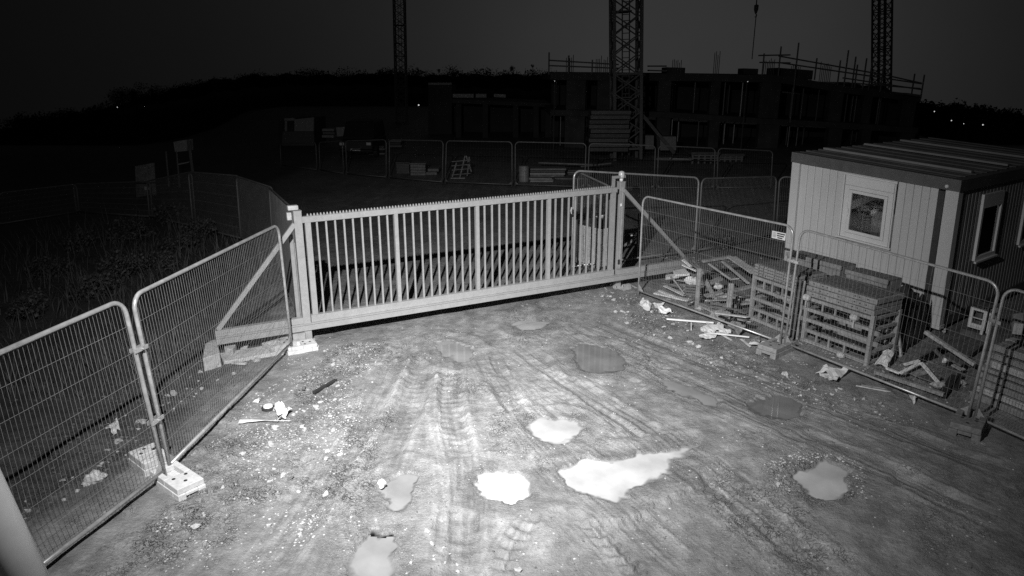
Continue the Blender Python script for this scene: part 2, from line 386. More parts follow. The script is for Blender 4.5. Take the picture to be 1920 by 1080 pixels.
# ------------------------------------------------------------------ ground
def groundmat():
    m = bpy.data.materials.new('mud'); m.use_nodes = True; n = m.node_tree; b = n.nodes['Principled BSDF']
    N = n.nodes.new; LK = n.links.new
    at_ = N('ShaderNodeAttribute'); at_.attribute_name = 'mask'; sp = N('ShaderNodeSeparateColor'); LK(at_.outputs['Color'], sp.inputs[0])
    at2 = N('ShaderNodeAttribute'); at2.attribute_name = 'mask2'; sp2 = N('ShaderNodeSeparateColor'); LK(at2.outputs['Color'], sp2.inputs[0])
    tcn = N('ShaderNodeTexCoord')
    def noise(s, d=5, r=.6):
        t = N('ShaderNodeTexNoise'); t.inputs['Scale'].default_value = s; t.inputs['Detail'].default_value = d; t.inputs['Roughness'].default_value = r
        LK(tcn.outputs['Object'], t.inputs['Vector']); return t.outputs[0]
    def mr(v, a, b_, c, d, cl=True):
        q = N('ShaderNodeMapRange'); q.inputs[1].default_value = a; q.inputs[2].default_value = b_; q.inputs[3].default_value = c; q.inputs[4].default_value = d
        q.clamp = cl; LK(v, q.inputs[0]); return q.outputs[0]
    def ma(op, a, b_):
        q = N('ShaderNodeMath'); q.operation = op
        for i, v in enumerate((a, b_)):
            if isinstance(v, (int, float)): q.inputs[i].default_value = v
            else: LK(v, q.inputs[i])
        return q.outputs[0]
    big = noise(.9, 5); mid = noise(5, 6, .7); fine = noise(38, 4, .7); vfine = noise(130, 2, .6)
    c = mr(big, .3, .7, .165, .25)
    c = ma('MULTIPLY', c, mr(noise(2.6, 7, .72), .32, .68, .80, 1.22))
    c = ma('MULTIPLY', c, mr(sp2.outputs[0], .2, .8, .84, 1.15))
    crk = N('ShaderNodeTexVoronoi'); crk.feature = 'DISTANCE_TO_EDGE'; crk.inputs['Scale'].default_value = 9; wv = N('ShaderNodeVectorMath'); wv.operation = 'ADD'; nz = N('ShaderNodeTexNoise'); nz.inputs['Scale'].default_value = 4; nz.inputs['Detail'].default_value = 4; LK(tcn.outputs['Object'], nz.inputs['Vector']); LK(tcn.outputs['Object'], wv.inputs[0]); LK(nz.outputs['Color'], wv.inputs[1]); LK(wv.outputs[0], crk.inputs['Vector'])
    crack = ma('MULTIPLY', mr(crk.outputs['Distance'], .0, .07, 1, 0), ma('MULTIPLY', sp2.outputs[1], mr(nz.outputs[0], .45, .62, 0, 1)))
    c = ma('MULTIPLY', c, mr(mid, .3, .7, .76, 1.25))
    rgh = mr(ma('ADD', sp2.outputs[1], sp.outputs[1]), 0, 1, .25, 1.0); fm = ma('ADD', 1.0, ma('MULTIPLY', ma('SUBTRACT', mr(fine, .3, .7, .60, 1.42), 1.0), rgh)); c = ma('MULTIPLY', c, fm)
    c = ma('MULTIPLY', c, mr(crack, 0, 1, 1.0, .45))  # cracks: dark water, with crevice shade also put into the colour
    c = ma('MULTIPLY', c, mr(sp.outputs[2], 0, 1, 1.0, .78))            # soaked tracks are darker
    c = ma('MULTIPLY', c, mr(sp.outputs[0], 0, 1, 1.0, 1.5))           # paler rut ridges, and patches painted in for glossy wet highlights
    c = ma('MULTIPLY', c, mr(sp2.outputs[2], 0, 1, 1.0, .36))            # darker outside the left fence
    # grit: pale and dark grains in the gravelly parts
    vo = N('ShaderNodeTexVoronoi'); vo.inputs['Scale'].default_value = 42; LK(tcn.outputs['Object'], vo.inputs['Vector'])
    sv = N('ShaderNodeSeparateColor'); LK(vo.outputs['Color'], sv.inputs[0])
    grain = ma('MULTIPLY', mr(vo.outputs['Distance'], .25, .42, 1, 0), mr(sv.outputs[0], .72, .80, 0, 1))
    vo2 = N('ShaderNodeTexVoronoi'); vo2.inputs['Scale'].default_value = 95; LK(tcn.outputs['Object'], vo2.inputs['Vector'])
    sv2 = N('ShaderNodeSeparateColor'); LK(vo2.outputs['Color'], sv2.inputs[0])
    grain2 = ma('MULTIPLY', mr(vo2.outputs['Distance'], .25, .42, 1, 0), mr(sv2.outputs[0], .74, .84, 0, 1))
    gm = ma('MINIMUM', ma('ADD', sp.outputs[1], .10), 1.0)
    gall = ma('MULTIPLY', ma('MAXIMUM', grain, grain2), gm)
    mixc = N('ShaderNodeMix'); mixc.data_type = 'FLOAT'; LK(gall, mixc.inputs[0]); LK(c, mixc.inputs[2]); mixc.inputs[3].default_value = .40
    LK(mixc.outputs[0], b.inputs['Base Color'])
    r = ma('SUBTRACT', mr(mid, .3, .7, .32, .66), ma('MULTIPLY', sp.outputs[2], .20))
    r = ma('ADD', r, ma('MULTIPLY', sp.outputs[1], .15))
    r = ma('MAXIMUM', r, .22); LK(r, b.inputs['Roughness'])
    b.inputs['Specular IOR Level'].default_value = .5
    hsum = ma('ADD', ma('MULTIPLY', mid, .9), ma('MULTIPLY', fine, .45)); hsum = ma('ADD', hsum, ma('MULTIPLY', vfine, .16)); hsum = ma('ADD', hsum, ma('MULTIPLY', gall, .35)); hsum = ma('SUBTRACT', hsum, ma('MULTIPLY', crack, .9)); hsum = ma('ADD', hsum, ma('MULTIPLY', sp2.outputs[0], .4))
    bp = N('ShaderNodeBump'); bp.inputs['Distance'].default_value = .045
    LK(mr(sp.outputs[1], 0, 1, .75, 1.0), bp.inputs['Strength'])
    LK(hsum, bp.inputs['Height']); LK(bp.outputs[0], b.inputs['Normal'])
    return m
def axis(lo, hi, step, far_lo, far_hi, g=1.16):
    a = list(np.arange(lo, hi, step)); s = step; x = hi
    while x < far_hi: a.append(x); s *= g; x += s
    a.append(far_hi); s = step; x = lo; pre = []
    while x > far_lo: s *= g; x -= s; pre.append(max(x, far_lo))
    return np.array(sorted(set(pre)) + a)
xs = axis(-4.6, 6.4, .0175, -900, 900); ys = axis(4.7, 11.2, .0175, -60, 900, 1.09)
gx, gy = np.meshgrid(xs, ys); fx_, fy_ = gx.ravel(), gy.ravel()
hz, pale, grav, wet, strk, clod, left_dark = terrain(fx_.copy(), fy_.copy(), True); HZ = hz.reshape(gx.shape)
me = bpy.data.meshes.new('ground'); nv = len(fx_); nx, ny = len(xs), len(ys)
me.vertices.add(nv); me.vertices.foreach_set('co', np.stack([fx_, fy_, hz], 1).ravel())
ii = (np.arange(ny-1)[:, None]*nx + np.arange(nx-1)[None, :]).ravel()
quads = np.stack([ii, ii+1, ii+nx+1, ii+nx], 1).astype(np.int32)
me.loops.add(quads.size); me.loops.foreach_set('vertex_index', quads.ravel())
me.polygons.add(len(quads)); me.polygons.foreach_set('loop_start', np.arange(len(quads), dtype=np.int32)*4)
me.polygons.foreach_set('use_smooth', np.ones(len(quads), bool))
me.update(); ca = me.color_attributes.new('mask', 'FLOAT_COLOR', 'POINT')
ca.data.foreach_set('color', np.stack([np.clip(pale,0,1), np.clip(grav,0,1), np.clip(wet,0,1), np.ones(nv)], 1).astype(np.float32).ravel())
cb = me.color_attributes.new('mask2', 'FLOAT_COLOR', 'POINT')
cb.data.foreach_set('color', np.stack([np.clip(strk*.8+.5,0,1), np.clip(clod,0,1), np.clip(left_dark,0,1), np.ones(nv)], 1).astype(np.float32).ravel())
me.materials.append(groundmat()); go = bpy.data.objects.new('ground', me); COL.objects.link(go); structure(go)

# puddles: flat muddy water at one level; shallow rims let the mud show through, the mud's own relief draws the edge
def watermat(s):
    m = bpy.data.materials.new('puddle_water'); m.use_nodes = True; n = m.node_tree; b = n.nodes['Principled BSDF']
    t = n.nodes.new('ShaderNodeTexNoise'); t.inputs['Scale'].default_value = 2.2; t.inputs['Detail'].default_value = 5
    tcn = n.nodes.new('ShaderNodeTexCoord'); n.links.new(tcn.outputs['Object'], t.inputs['Vector'])
    r = n.nodes.new('ShaderNodeMapRange'); r.inputs[1].default_value = .3; r.inputs[2].default_value = .7
    r.inputs[3].default_value = s*.74; r.inputs[4].default_value = s*1.18
    n.links.new(t.outputs[0], r.inputs[0]); n.links.new(r.outputs[0], b.inputs['Base Color'])
    a = n.nodes.new('ShaderNodeAttribute'); a.attribute_name = 'depth'
    q = n.nodes.new('ShaderNodeMapRange'); q.interpolation_type = 'SMOOTHSTEP'; q.inputs[1].default_value = .0; q.inputs[2].default_value = .026; q.inputs[3].default_value = .12; q.inputs[4].default_value = .97
    n.links.new(a.outputs['Fac'], q.inputs[0]); n.links.new(q.outputs[0], b.inputs['Alpha'])
    b.inputs['Roughness'].default_value = .03; b.inputs['IOR'].default_value = 1.33; return m
for i, (g, s_, lb) in enumerate(PUDL):
    lo_, hi_ = g.min(0)-.22, g.max(0)+.22; st = .022
    ax_, ay_ = np.arange(lo_[0], hi_[0], st), np.arange(lo_[1], hi_[1], st); X, Y = np.meshgrid(ax_, ay_); D = -.015 - terrain(X.ravel().copy(), Y.ravel().copy())
    SD = polysd(X.ravel(), Y.ravel(), g); keep = ((D > -.03) & (SD < .2)).reshape(X.shape); nx_ = len(ax_)
    cell = (keep[:-1, :-1] | keep[1:, :-1] | keep[:-1, 1:] | keep[1:, 1:]); jj, kk_ = np.nonzero(cell); base = jj*nx_+kk_
    F = np.stack([base, base+1, base+nx_+1, base+nx_], 1); used, inv = np.unique(F, return_inverse=True); F = inv.reshape(F.shape)
    c = g.mean(0); V = np.stack([X.ravel()[used]-c[0], Y.ravel()[used]-c[1], np.zeros(len(used))], 1)
    pm = bpy.data.meshes.new('puddle'); pm.from_pydata(V.tolist(), [], F.tolist())
    pa = pm.attributes.new('depth', 'FLOAT', 'POINT'); pa.data.foreach_set('value', np.maximum(D[used], 0).astype(np.float32))
    pm.materials.append(watermat(s_)); o = bpy.data.objects.new('puddle', pm); COL.objects.link(o); o.location = (c[0], c[1], -.015); structure(o); o['label'] = lb

# ------------------------------------------------------------------ mast that carries the camera and the lamp (its foot shows at the lower left)
P2 = CPOS + ray(58, 1105)*4.3; P1 = over(P2, -26, 930)
dd = (P2-P1).normalized(); foot = P1 + dd*(P1.z/-dd.z + .05); top = P1 - dd*((6.0-P1.z)/-dd.z)
t = thing('lamp_mast', 'smooth grey tubular mast leaning in at the lower left corner', 'pole', (foot.x, foot.y, 0))
MB().tube([foot, P1, top], .112, 32).build('pole', MAST, t, smooth=True)
MB().tube([top - Vector((0, 0, .05)), LAMP + Vector((-.12, -.16, -.02))], .025, 12).build('arm', MAST, t, smooth=True)
dirl = (AIM-LAMP).normalized(); sx = dirl.cross(Vector((0, 0, 1))).normalized(); ux = sx.cross(dirl)
MB().obox(LAMP - dirl*.20 - sx*.10 - ux*.07, sx*.20, ux*.14, dirl*.14).build('lamp_housing', CABINDARK, t, bevel=.008)

# ------------------------------------------------------------------ sliding gate
GZ = .22
GL = at(588, 615, GZ); GR = at(1146, 526, GZ)
GN = (GR-GL).cross(Vector((0, 0, 1))).normalized()          # towards the camera side
if GN.y > 0: GN = -GN
GU = Vector((GR.x-GL.x, GR.y-GL.y, 0)); GLEN = GU.length; GU.normalize()
def leaf(px, py):
    p = onplane(px, py, GL, GN); return (p-GL).dot(GU), p.z
def gp(u, z, n=0.0): return Vector((GL.x, GL.y, 0)) + GU*u + Vector((0, 0, z)) + GN*n
zt_l, zt_r = leaf(571, 405)[1], leaf(1149, 351)[1]
def ztop(u): return zt_l + (zt_r-zt_l)*u/GLEN
uL, uR = leaf(404, 632)[0], leaf(1288, 500)[0]
gate = thing('sliding_gate', 'wide galvanised sliding gate of upright bars closed across the muddy entrance', 'gate', gp(0, 0))
def gbox(name, u0, u1, z0, z1, th=.06, m=ZINC, n=0.0, parent=gate, slope=False):
    b = MB(); k = (ztop(u1)-ztop(u0)) if slope else 0
    a = [gp(u0, z0, n-th/2), gp(u1, z0+k, n-th/2), gp(u1, z0+k, n+th/2), gp(u0, z0, n+th/2),
         gp(u0, z1, n-th/2), gp(u1, z1+k, n-th/2), gp(u1, z1+k, n+th/2), gp(u0, z1, n+th/2)]
    b.hexa(a); return b.build(name, m, parent)
zr = leaf(596, 588)[1]                                       # top of the lower rail
zb2 = leaf(588, 603)[1]
cap = gbox('bottom_beam', uL, uR, GZ, zb2-.012, .16)
gbox('beam_lip', uL, uR, zb2-.010, zb2+.008, .19, parent=cap)
gbox('lower_rail', uL*0-.03, GLEN+.03, zb2+.010, zr, .09)
gbox('tail_rail', uL, -.12, zb2+.010, zr-.02, .09); gbox('tail_rail', GLEN+.12, uR, zb2+.010, zr-.02, .09)
gbox('top_rail', -.06, GLEN+.03, ztop(-.06)-.10, ztop(-.06)-.005, .08, slope=True)
tm = MB(); k = 0; u = .04
while u < GLEN-.02:                                         # toothed drive rack along the top rail
    z = ztop(u); tm.hexa([gp(u, z-.003, -.012), gp(u+.032, z-.003, -.012), gp(u+.032, z-.003, .012), gp(u, z-.003, .012),
                          gp(u+.010, z+.034, -.010), gp(u+.022, z+.034, -.010), gp(u+.022, z+.034, .010), gp(u+.010, z+.034, .010)]); u += .052
stuff(tm.build('toothed_rack', ZINC, gate))
us = [leaf(582, 500)[0]*0+.045] + [leaf(x, y)[0] for x, y in ((745, 480), (895, 460), (1028, 445))] + [GLEN-.04]
for i, u in enumerate(us):
    w2 = .045 if i in (0, 4) else .032
    gbox('stile', u-w2, u+w2, zr+.002, ztop(u)-.102, .07)
for i in range(4):
    for k in range(1, 10):
        u = us[i] + (us[i+1]-us[i])*k/10
        gbox('bar', u-.014, u+.014, zr+.002, ztop(u)-.102, .028)
q0 = leaf(408, 618)
b = MB(); b.bar(gp(q0[0], zr-.01, .02), gp(-.16, leaf(545, 420)[1], .02), .07, .05, GU); b.build('brace', ZINC, gate)
u1 = leaf(1170, 358); b = MB(); b.bar(gp(u1[0]+.02, u1[1], -.02), gp(uR-.05, zr-.01, -.02), .07, .05, GU); b.build('brace', ZINC, gate)

def gate_post(px0, px1, label, conc):
    base = at(*px0, 0); tp = over(base, *px1)
    t = thing('gate_post', label, 'post', (base.x, base.y, 0))
    h = tp.z; s = .062; ex, ey = GU*s, GN*s
    b = MB(); b.obox(base - ex - ey, ex*2, ey*2, Vector((0, 0, h))); b.build('post', ZINC, t, bevel=.006)
    b = MB(); b.obox(base - ex*1.04 - ey*1.04 + Vector((0, 0, h+.001)), ex*2.08, ey*2.08, Vector((0, 0, .012))); b.build('cap_plate', ZINC, t)
    b = MB(); b.obox(base - ex*1.7 - ey*1.7 + Vector((0, 0, -.03)), ex*3.4, ey*3.4, Vector((0, 0, .045))); b.build('base_plate', ZINC, t)
    for a_ in (-1, 1):
        for c_ in (-1, 1):
            b = MB(); p = base + ex*1.4*a_ + ey*1.4*c_; b.tube([p, p+Vector((0, 0, .07))], .014, 6); b.build('bolt', ZINC, t)
    return t, base, h
gpl, PBL, hL = gate_post((578, 640), (555, 396), 'galvanised steel gate post at the left end of the sliding gate', None)
b = MB(); p = PBL + Vector((0, 0, hL+.02)) - GU*.13 - GN*.08
b.obox(p, GU*.16, GN*.10, Vector((0, 0, .07))); b.build('sensor_box', CONC, gpl, bevel=.01)
b = MB(); b.obox(p + Vector((-.02, 0, -.16)), GU*.07, GN*.07, Vector((0, 0, .12))); b.build('bracket', CONC, gpl, bevel=.008)
pb = PBL - GN*.33 - GU*.10
t = thing('guide_post', 'slim galvanised guide post standing just behind the left gate post', 'post', (pb.x, pb.y, 0))
MB().obox(pb, GU*.06, GN*.06, Vector((0, 0, 1.75))).build('post', ZINC, t)
MB().obox(pb + GU*.068 , GU*.035, GN*.05, Vector((0, 0, 1.62))).build('guide_rail', RACK, t)
b = MB(); p = PBL + GN*.02; e = GU
b.hexa([p+e*-.30+GN*.34+Vector((0,0,-.03)), p+e*.12+GN*.30+Vector((0,0,-.03)), p+e*.14-GN*.16+Vector((0,0,-.03)), p+e*-.26-GN*.16+Vector((0,0,-.03)),
        p+e*-.27+GN*.30+Vector((0,0,.02)), p+e*.10+GN*.27+Vector((0,0,.02)), p+e*.11-GN*.13+Vector((0,0,.02)), p+e*-.24-GN*.13+Vector((0,0,.02))])
tag(b.build('post_footing', PALECONC, bevel=.02), 'pale concrete footing slab under the left gate post', 'footing')
gpr, PBR, hR = gate_post((1156, 539), (1163, 341), 'galvanised steel gate post with a beacon at the right end of the sliding gate', None)
p = PBR + Vector((0, 0, hR+.014))
MB().tube([p, p+Vector((0,0,.06))], .035, 14).build('beacon_base', WHITEP, gpr, smooth=True)
MB().tube([p+Vector((0,0,.062)), p+Vector((0,0,.10)), p+Vector((0,0,.17)), p+Vector((0,0,.195)), p+Vector((0,0,.205))], [.060,.064,.062,.045,.01], 16).build('beacon', LENS, gpr, smooth=True)
q = gp(GLEN+.02, 2.02, -.10)
b = MB(); b.obox(q, GU*.05, GN*-.05, Vector((0,0,.26))); b.obox(q+Vector((0,0,.262)), GU*.30, GN*-.05, Vector((0,0,.05))); b.build('catch_bracket', ZINC, gpr)
MB().obox(PBR + GN*.063 - GU*.05 + Vector((0,0,.52)), GU*.045, GN*.02, Vector((0,0,.10))).build('light_sensor', BLACK, gpr, bevel=.004)
MB().obox(PBR + GN*.063 - GU*.055 + Vector((0,0,1.72)), GU*.04, GN*.03, Vector((0,0,.06))).build('guide_roller', WHITEP, gpr, bevel=.01)
MB().obox(PBR + GN*.063 + GU*.0 + Vector((0,0,.10)), GU*.020, GN*.016, Vector((0,0,hR-.2))).build('cable_duct', TUBE, gpr)
b = MB(); q1, q2, q3, q4 = at(1118, 534), at(1148, 552), at(1195, 541), at(1164, 525)
b.hexa([v+Vector((0,0,-.03)) for v in (q1, q2, q3, q4)] + [v+Vector((0,0,.022)) for v in (q1, q2, q3, q4)])
tag(b.build('post_footing', CONC, bevel=.01), 'grey concrete footing pad under the right gate post', 'footing')
MB().obox(gp(-.42, 0, .10), GU*.26, GN*-.2, Vector((0,0,.2))).build('roller_carriage', RACK, gate)

# ------------------------------------------------------------------ temporary fence panels
def lerp4(Q, s, t):   # Q = bottom left, bottom right, top right, top left
    return Q[0]*(1-s)*(1-t) + Q[1]*s*(1-t) + Q[2]*s*t + Q[3]*(1-s)*t
def panel_frame(Q, r, name_parent, m, post_foot=True):
    W = (Q[1]-Q[0]).length; H = (Q[3]-Q[0]).length; rs, rt = .16/W, .16/H
    pts = []
    dn = (Q[0]-Q[3]).normalized()*.09; dn2 = (Q[1]-Q[2]).normalized()*.09
    pts.append(Q[0]+dn); pts.append(lerp4(Q, 0, .5)); pts.append(lerp4(Q, 0, 1-rt))
    for a in range(1, 6):
        an = a/6*math.pi/2; pts.append(lerp4(Q, rs*(1-math.cos(an)), 1-rt*(1-math.sin(an))))
    pts.append(lerp4(Q, rs, 1)); pts.append(lerp4(Q, .5, 1)); pts.append(lerp4(Q, 1-rs, 1))
    for a in range(1, 6):
        an = a/6*math.pi/2; pts.append(lerp4(Q, 1-rs*(1-math.sin(an)), 1-rt*(1-math.cos(an))))
    pts.append(lerp4(Q, 1, 1-rt)); pts.append(lerp4(Q, 1, .5)); pts.append(Q[1]+dn2)
    MB().tube(pts, r, 8).build('tube_frame', m, name_parent, smooth=True)
    MB().tube([lerp4(Q, .002, 0), lerp4(Q, .5, 0), lerp4(Q, .998, 0)], r*.92, 8).build('bottom_rail', m, name_parent, smooth=True)
    return rs, rt
def panel(corners, n, label, group, r=.020, near=True, wr=.0016, m=TUBE, zb=.12, nh=6, cat='fence panel', wm=None):
    tl, tr, br, bl = corners
    B0, B1 = at(*bl, zb), at(*br, zb); T0, T1 = over(B0, *tl), over(B1, *tr)
    Q = [B0, B1, T1, T0]
    c = (B0+B1)/2; t = thing('mesh_fence', label, cat, (c.x, c.y, 0), group)
    rs, rt = panel_frame(Q, r, t, m)
    e = (B1-B0).normalized()
    for s, sg in ((0, 1), (1, -1)):                          # corner gussets
        a = lerp4(Q, s, .0); b = MB(); up_ = (lerp4(Q, s, .08)-a); al = e*sg*.15; nn = e.cross(Vector((0,0,1)))*.004
        b.add([a-nn, a+al-nn, a+up_-nn, a+nn, a+al+nn, a+up_+nn], [(0,1,2),(5,4,3),(0,3,4,1),(1,4,5,2),(2,5,3,0)]); b.build('gusset', m, t)
    M = MB() if not near else None
    wm = wm or WIRE
    def wire(p, q, rr):
        if near: MB().tube([p, q], rr, 5).build('wire', wm, t)
        else: M.tube([p, q], rr, 3)
    for k in range(1, n):
        s = k/n; tt = 1.0
        if s < rs: tt = 1-rt*(1-math.sqrt(max(0, 1-(1-s/rs)**2)))
        if s > 1-rs: tt = 1-rt*(1-math.sqrt(max(0, 1-(1-(1-s)/rs)**2)))
        wire(lerp4(Q, s, 0), lerp4(Q, s, tt), wr)
    for k in range(1, nh+1):
        tt = k/(nh+1); nn = e.cross(Vector((0,0,1)))*.005
        wire(lerp4(Q, 0, tt)+nn, lerp4(Q, 1, tt)+nn, wr*1.15)
    if M is not None and M.v: stuff(M.build('wire_mesh', wm, t))
    return t, Q
GRP_R = None
pR1, QR1 = panel([(1206,367),(1489,425),(1463,641),(1197,545)], 76, 'finely meshed fence panel beside the right gate post, in front of the broken timber heap', None, .019)
pR2, QR2 = panel([(1502,429),(1876,532),(1816,778),(1472,643)], 46, 'wide fence panel in front of the formwork racks and the site cabin window', None, .019)
pR3, QR3 = panel([(1886,537),(2210,640),(2130,915),(1829,781)], 46, 'fence panel in front of the timber stack, cut off by the right edge', None, .019)
pL2, QL2 = panel([(247,556),(521,421),(546,643),(318,872)], 74, 'finely meshed fence panel between the leaning white block and the left gate post', None, .023)
pL1, QL1 = panel([(-140,722),(230,561),(307,883),(-20,1135)], 44, 'wide meshed fence panel at the left edge in front of the dark rough ground', None, .024)

def clamp(Qa, Qb, t_, label, r=.03):
    a = lerp4(Qa, 1, t_); bpt = lerp4(Qb, 0, t_); d = (bpt-a).normalized(); c = (a+bpt)/2
    b = MB(); n_ = d.cross(Vector((0,0,1))).normalized(); L = (bpt-a).length+.07
    for s in (-1, 1): b.obox(c - d*L/2 + n_*(s*.030-.006) - Vector((0,0,.022)), d*L, n_*.012, Vector((0,0,.044)))
    b.tube([c-n_*.055, c+n_*.06], .010, 6)
    tag(b.build('fence_clamp', TUBE), label, 'clamp')
clamp(QL1, QL2, .72, 'upper steel clamp joining the two left fence panels'); clamp(QL1, QL2, .30, 'lower steel clamp joining the two left fence panels')
clamp(QR1, QR2, .72, 'steel clamp joining the fence panels in front of the cabin'); clamp(QR2, QR3, .74, 'shiny steel clamp joining the two rightmost fence panels')

# safety sign on the mesh of the first right panel
sgp = lerp4(QR1, .935, .90); e = (QR1[1]-QR1[0]).normalized(); nrm = e.cross(Vector((0,0,1))).normalized()
if nrm.dot(CPOS-sgp) < 0: nrm = -nrm
t = thing('safety_sign', 'small white notice with a pictogram tied to the fence mesh left of the cabin', 'sign', sgp + nrm*.03)
b = MB(); b.obox(sgp - e*.14 - Vector((0,0,.05)) + nrm*.026, e*.25, nrm*.006, Vector((0,0,.115))); b.build('plate', PAPER, t)
b = MB(); b.obox(sgp - e*.125 - Vector((0,0,.030)) + nrm*.033, e*.06, nrm*.002, Vector((0,0,.08))); b.build('pictogram', CONC, t)
b = MB()
for k, (x0, x1) in enumerate(((-.045, .10), (-.045, .085), (-.03, .06))): b.obox(sgp + e*x0 + Vector((0,0,.03-.033*k)) + nrm*.033, e*(x1-x0), nrm*.002, Vector((0,0,.018)))
b.build('lettering', BLACK, t)

# blocks that the panels stand in
def block(c, d, label, m, L=.66, W=.24, H=.15, tilt=0.0):
    d = Vector((d[0], d[1], 0)).normalized(); n = Vector((-d.y, d.x, 0)); z0 = tz(c[0], c[1])-.02
    o = Vector((c[0], c[1], z0)); t = thing('ballast_block', label, 'fence foot', o)
    def P(x, y, z): return o + d*(x*L) + n*(y*W) + Vector((0, 0, z*H + x*tilt))
    b = MB()
    def hx(x0, x1, y0, y1, z0, z1, tp=.0): b.hexa([P(x0,y0,z0),P(x1,y0,z0),P(x1,y1,z0),P(x0,y1,z0),P(x0+tp,y0*(1-tp*2),z1),P(x1-tp,y0*(1-tp*2) if 0 else y0*(1-tp*2),z1),P(x1-tp,y1*(1-tp*2),z1),P(x0+tp,y1*(1-tp*2),z1)])
    hx(-.5, .30, -.5, .5, 0, .55)
    hx(.302, .5, -.5, -.22, 0, .55); hx(.302, .5, .22, .5, 0, .55)   # slot in the end
    hx(.302, .5, -.218, .218, .30, .55)
    hx(-.48, -.36, -.48, .48, .552, 1); hx(.02, .47, -.48, .48, .552, 1)
    hx(-.358, .018, -.48, -.26, .552, 1); hx(-.358, .018, .26, .48, .552, 1)
    b.build('body', m, t, bevel=.008)
    for x, y in ((.10, -.22), (.10, .22), (.30, 0)):
        h = MB(); h.tube([P(x, y, .9), P(x, y, 1.012)], .020, 10); h.build('socket_shade', BLACK, t)  # raised black discs in place of the shade inside small holes
    return t
pj = (QL1[1]+QL2[0])/2
ax = at(355, 905) - at(318, 880)
block(pj + ax.normalized()*.22, ax, 'white concrete fence foot in front of the joint of the left panels', PLASTICBLOCK, .62, .30, .15)
block(at(283, 872), at(270, 862)-at(300, 885), 'chipped pale concrete block lying behind the left fence joint', PALECONC, .42, .30, .18)
pj = (QR1[1]+QR2[0])/2; ax = at(1440, 660) - at(1475, 645)
block(pj + ax.normalized()*.18, ax, 'grey fence foot under the joint of the panels by the formwork racks', mat('grey_block', .24, .8, .2, 9, .2, speck=.15), .60, .34, .17)
pj = (QR2[1]+QR3[0])/2; ax = at(1805, 815) - at(1825, 775)
block(pj + ax.normalized()*.16, ax, 'dark rubber fence foot under the rightmost fence joint', DARKBLOCK, .62, .34, .17)
block(at(525, 655), at(545, 650)-at(510, 660), 'rounded grey concrete foot at the gate end of the left fence', CONC, .46, .34, .16)
block(at(565, 655), at(590, 651)-at(542, 660), 'pale concrete block against the foot of the left gate post', PLASTICBLOCK, .48, .28, .14)
# slabs behind the left fence under the gate's tail
def slab(px, z, label, m, name='concrete_slab', cat='slab', th=None):
    th = th or z; b = MB(); q = [at(a, c, z) for a, c in px]
    b.add([v-Vector((0,0,th+.03)) for v in q] + q, [tuple(range(len(q)-1, -1, -1)), tuple(range(len(q), 2*len(q)))] + [(i, (i+1) % len(q), (i+1) % len(q)+len(q), i+len(q)) for i in range(len(q))])
    return tag(b.build(name, m, bevel=.01), label, cat)
slab([(410,662),(540,640),(548,655),(420,678)], .05, 'flat concrete strip on the ground under the tail of the gate', CONC)
slab([(385,640),(405,636),(412,662),(380,672)], .22, 'upright grey concrete block behind the left fence at the end of the gate beam', CONC, 'concrete_block', 'block')
slab([(420,642),(432,638),(442,646),(436,656),(420,652)], .14, 'broken lump of concrete under the tail of the gate beam', CONC, 'concrete_lump', 'lump')

# ------------------------------------------------------------------ site cabin
CA = at(1761, 612, .12); CT = over(CA, 1802, 338)
_d = ray(1487, 285); _best = None
for k in range(600):                                        # far top corner: on its sight line, one cabin's width from the near corner
    q = CPOS + _d*(10+k*.015)
    dist = math.hypot(q.x-CT.x, q.y-CT.y)
    if q.y > CT.y+.5:
        e_ = abs(dist-3.0)
        if _best is None or e_ < _best[0]: _best = (e_, q)
CTL = _best[1]; CW = 3.0
CE = CTL-CT; CU = CT-CA; CHT = CU.length
CEh = Vector((CE.x, CE.y, 0)).normalized(); CS = Vector((CEh.y, -CEh.x, 0))
if CS.x < 0: CS = -CS                                        # along the side, away from the camera
CE = CE/CW; CU = CU/CHT; CN = CE.cross(CU).normalized()
if CN.dot(CPOS-CA) < 0: CN = -CN
def cp(u, v, z): return CA + CE*u + CS*v + CU*z              # u left along the front, v back along the side
cabin = thing('site_cabin', 'pale ribbed site cabin with a window behind the formwork racks', 'site cabin', (CA.x, CA.y, 0))
def cbox(name, m, u0, u1, v0, v1, z0, z1, parent=cabin, bevel=0.0):
    b = MB(); b.hexa([cp(u0,v0,z0),cp(u0,v1,z0),cp(u1,v1,z0),cp(u1,v0,z0),cp(u0,v0,z1),cp(u0,v1,z1),cp(u1,v1,z1),cp(u1,v0,z1)]); return b.build(name, m, parent, bevel=bevel)
CLEN = 6.0
def cuv(px, py):
    q = onplane(px, py, CA, CN) - CA
    z = q.dot(CU - CE*CE.dot(CU))/(1-CE.dot(CU)**2); u = (q - CU*z).dot(CE); return u, z
w_l, w_r = cuv(1584, 328)[0], cuv(1680, 344)[0]              # window, from the photograph
w_l = (cuv(1585, 332)[0]+cuv(1577, 440)[0])/2; w_r = (cuv(1678, 346)[0]+cuv(1664, 460)[0])/2
w_b = (cuv(1577, 443)[1]+cuv(1664, 463)[1])/2; w_t = (cuv(1585, 328)[1]+cuv(1679, 344)[1])/2
z_f = (cuv(1487, 304)[1]+cuv(1797, 360)[1])/2; z_f = min(max(z_f, CHT-.30), CHT-.16)
dp_r = cuv(1772, 355)[0]; dp_l = dp_r+.10
cbox('corner_post', CABIN, .0, .17, .0, .17, .0, z_f); cbox('corner_post', CABIN, CW-.16, CW, .0, .17, .0, z_f)
cbox('corner_casting', CABIN, -.012, .18, -.012, .18, -.06, .0)
cbox('roof_beam', CABINDARK, -.015, CW+.015, -.015, .16, z_f+.002, CHT)
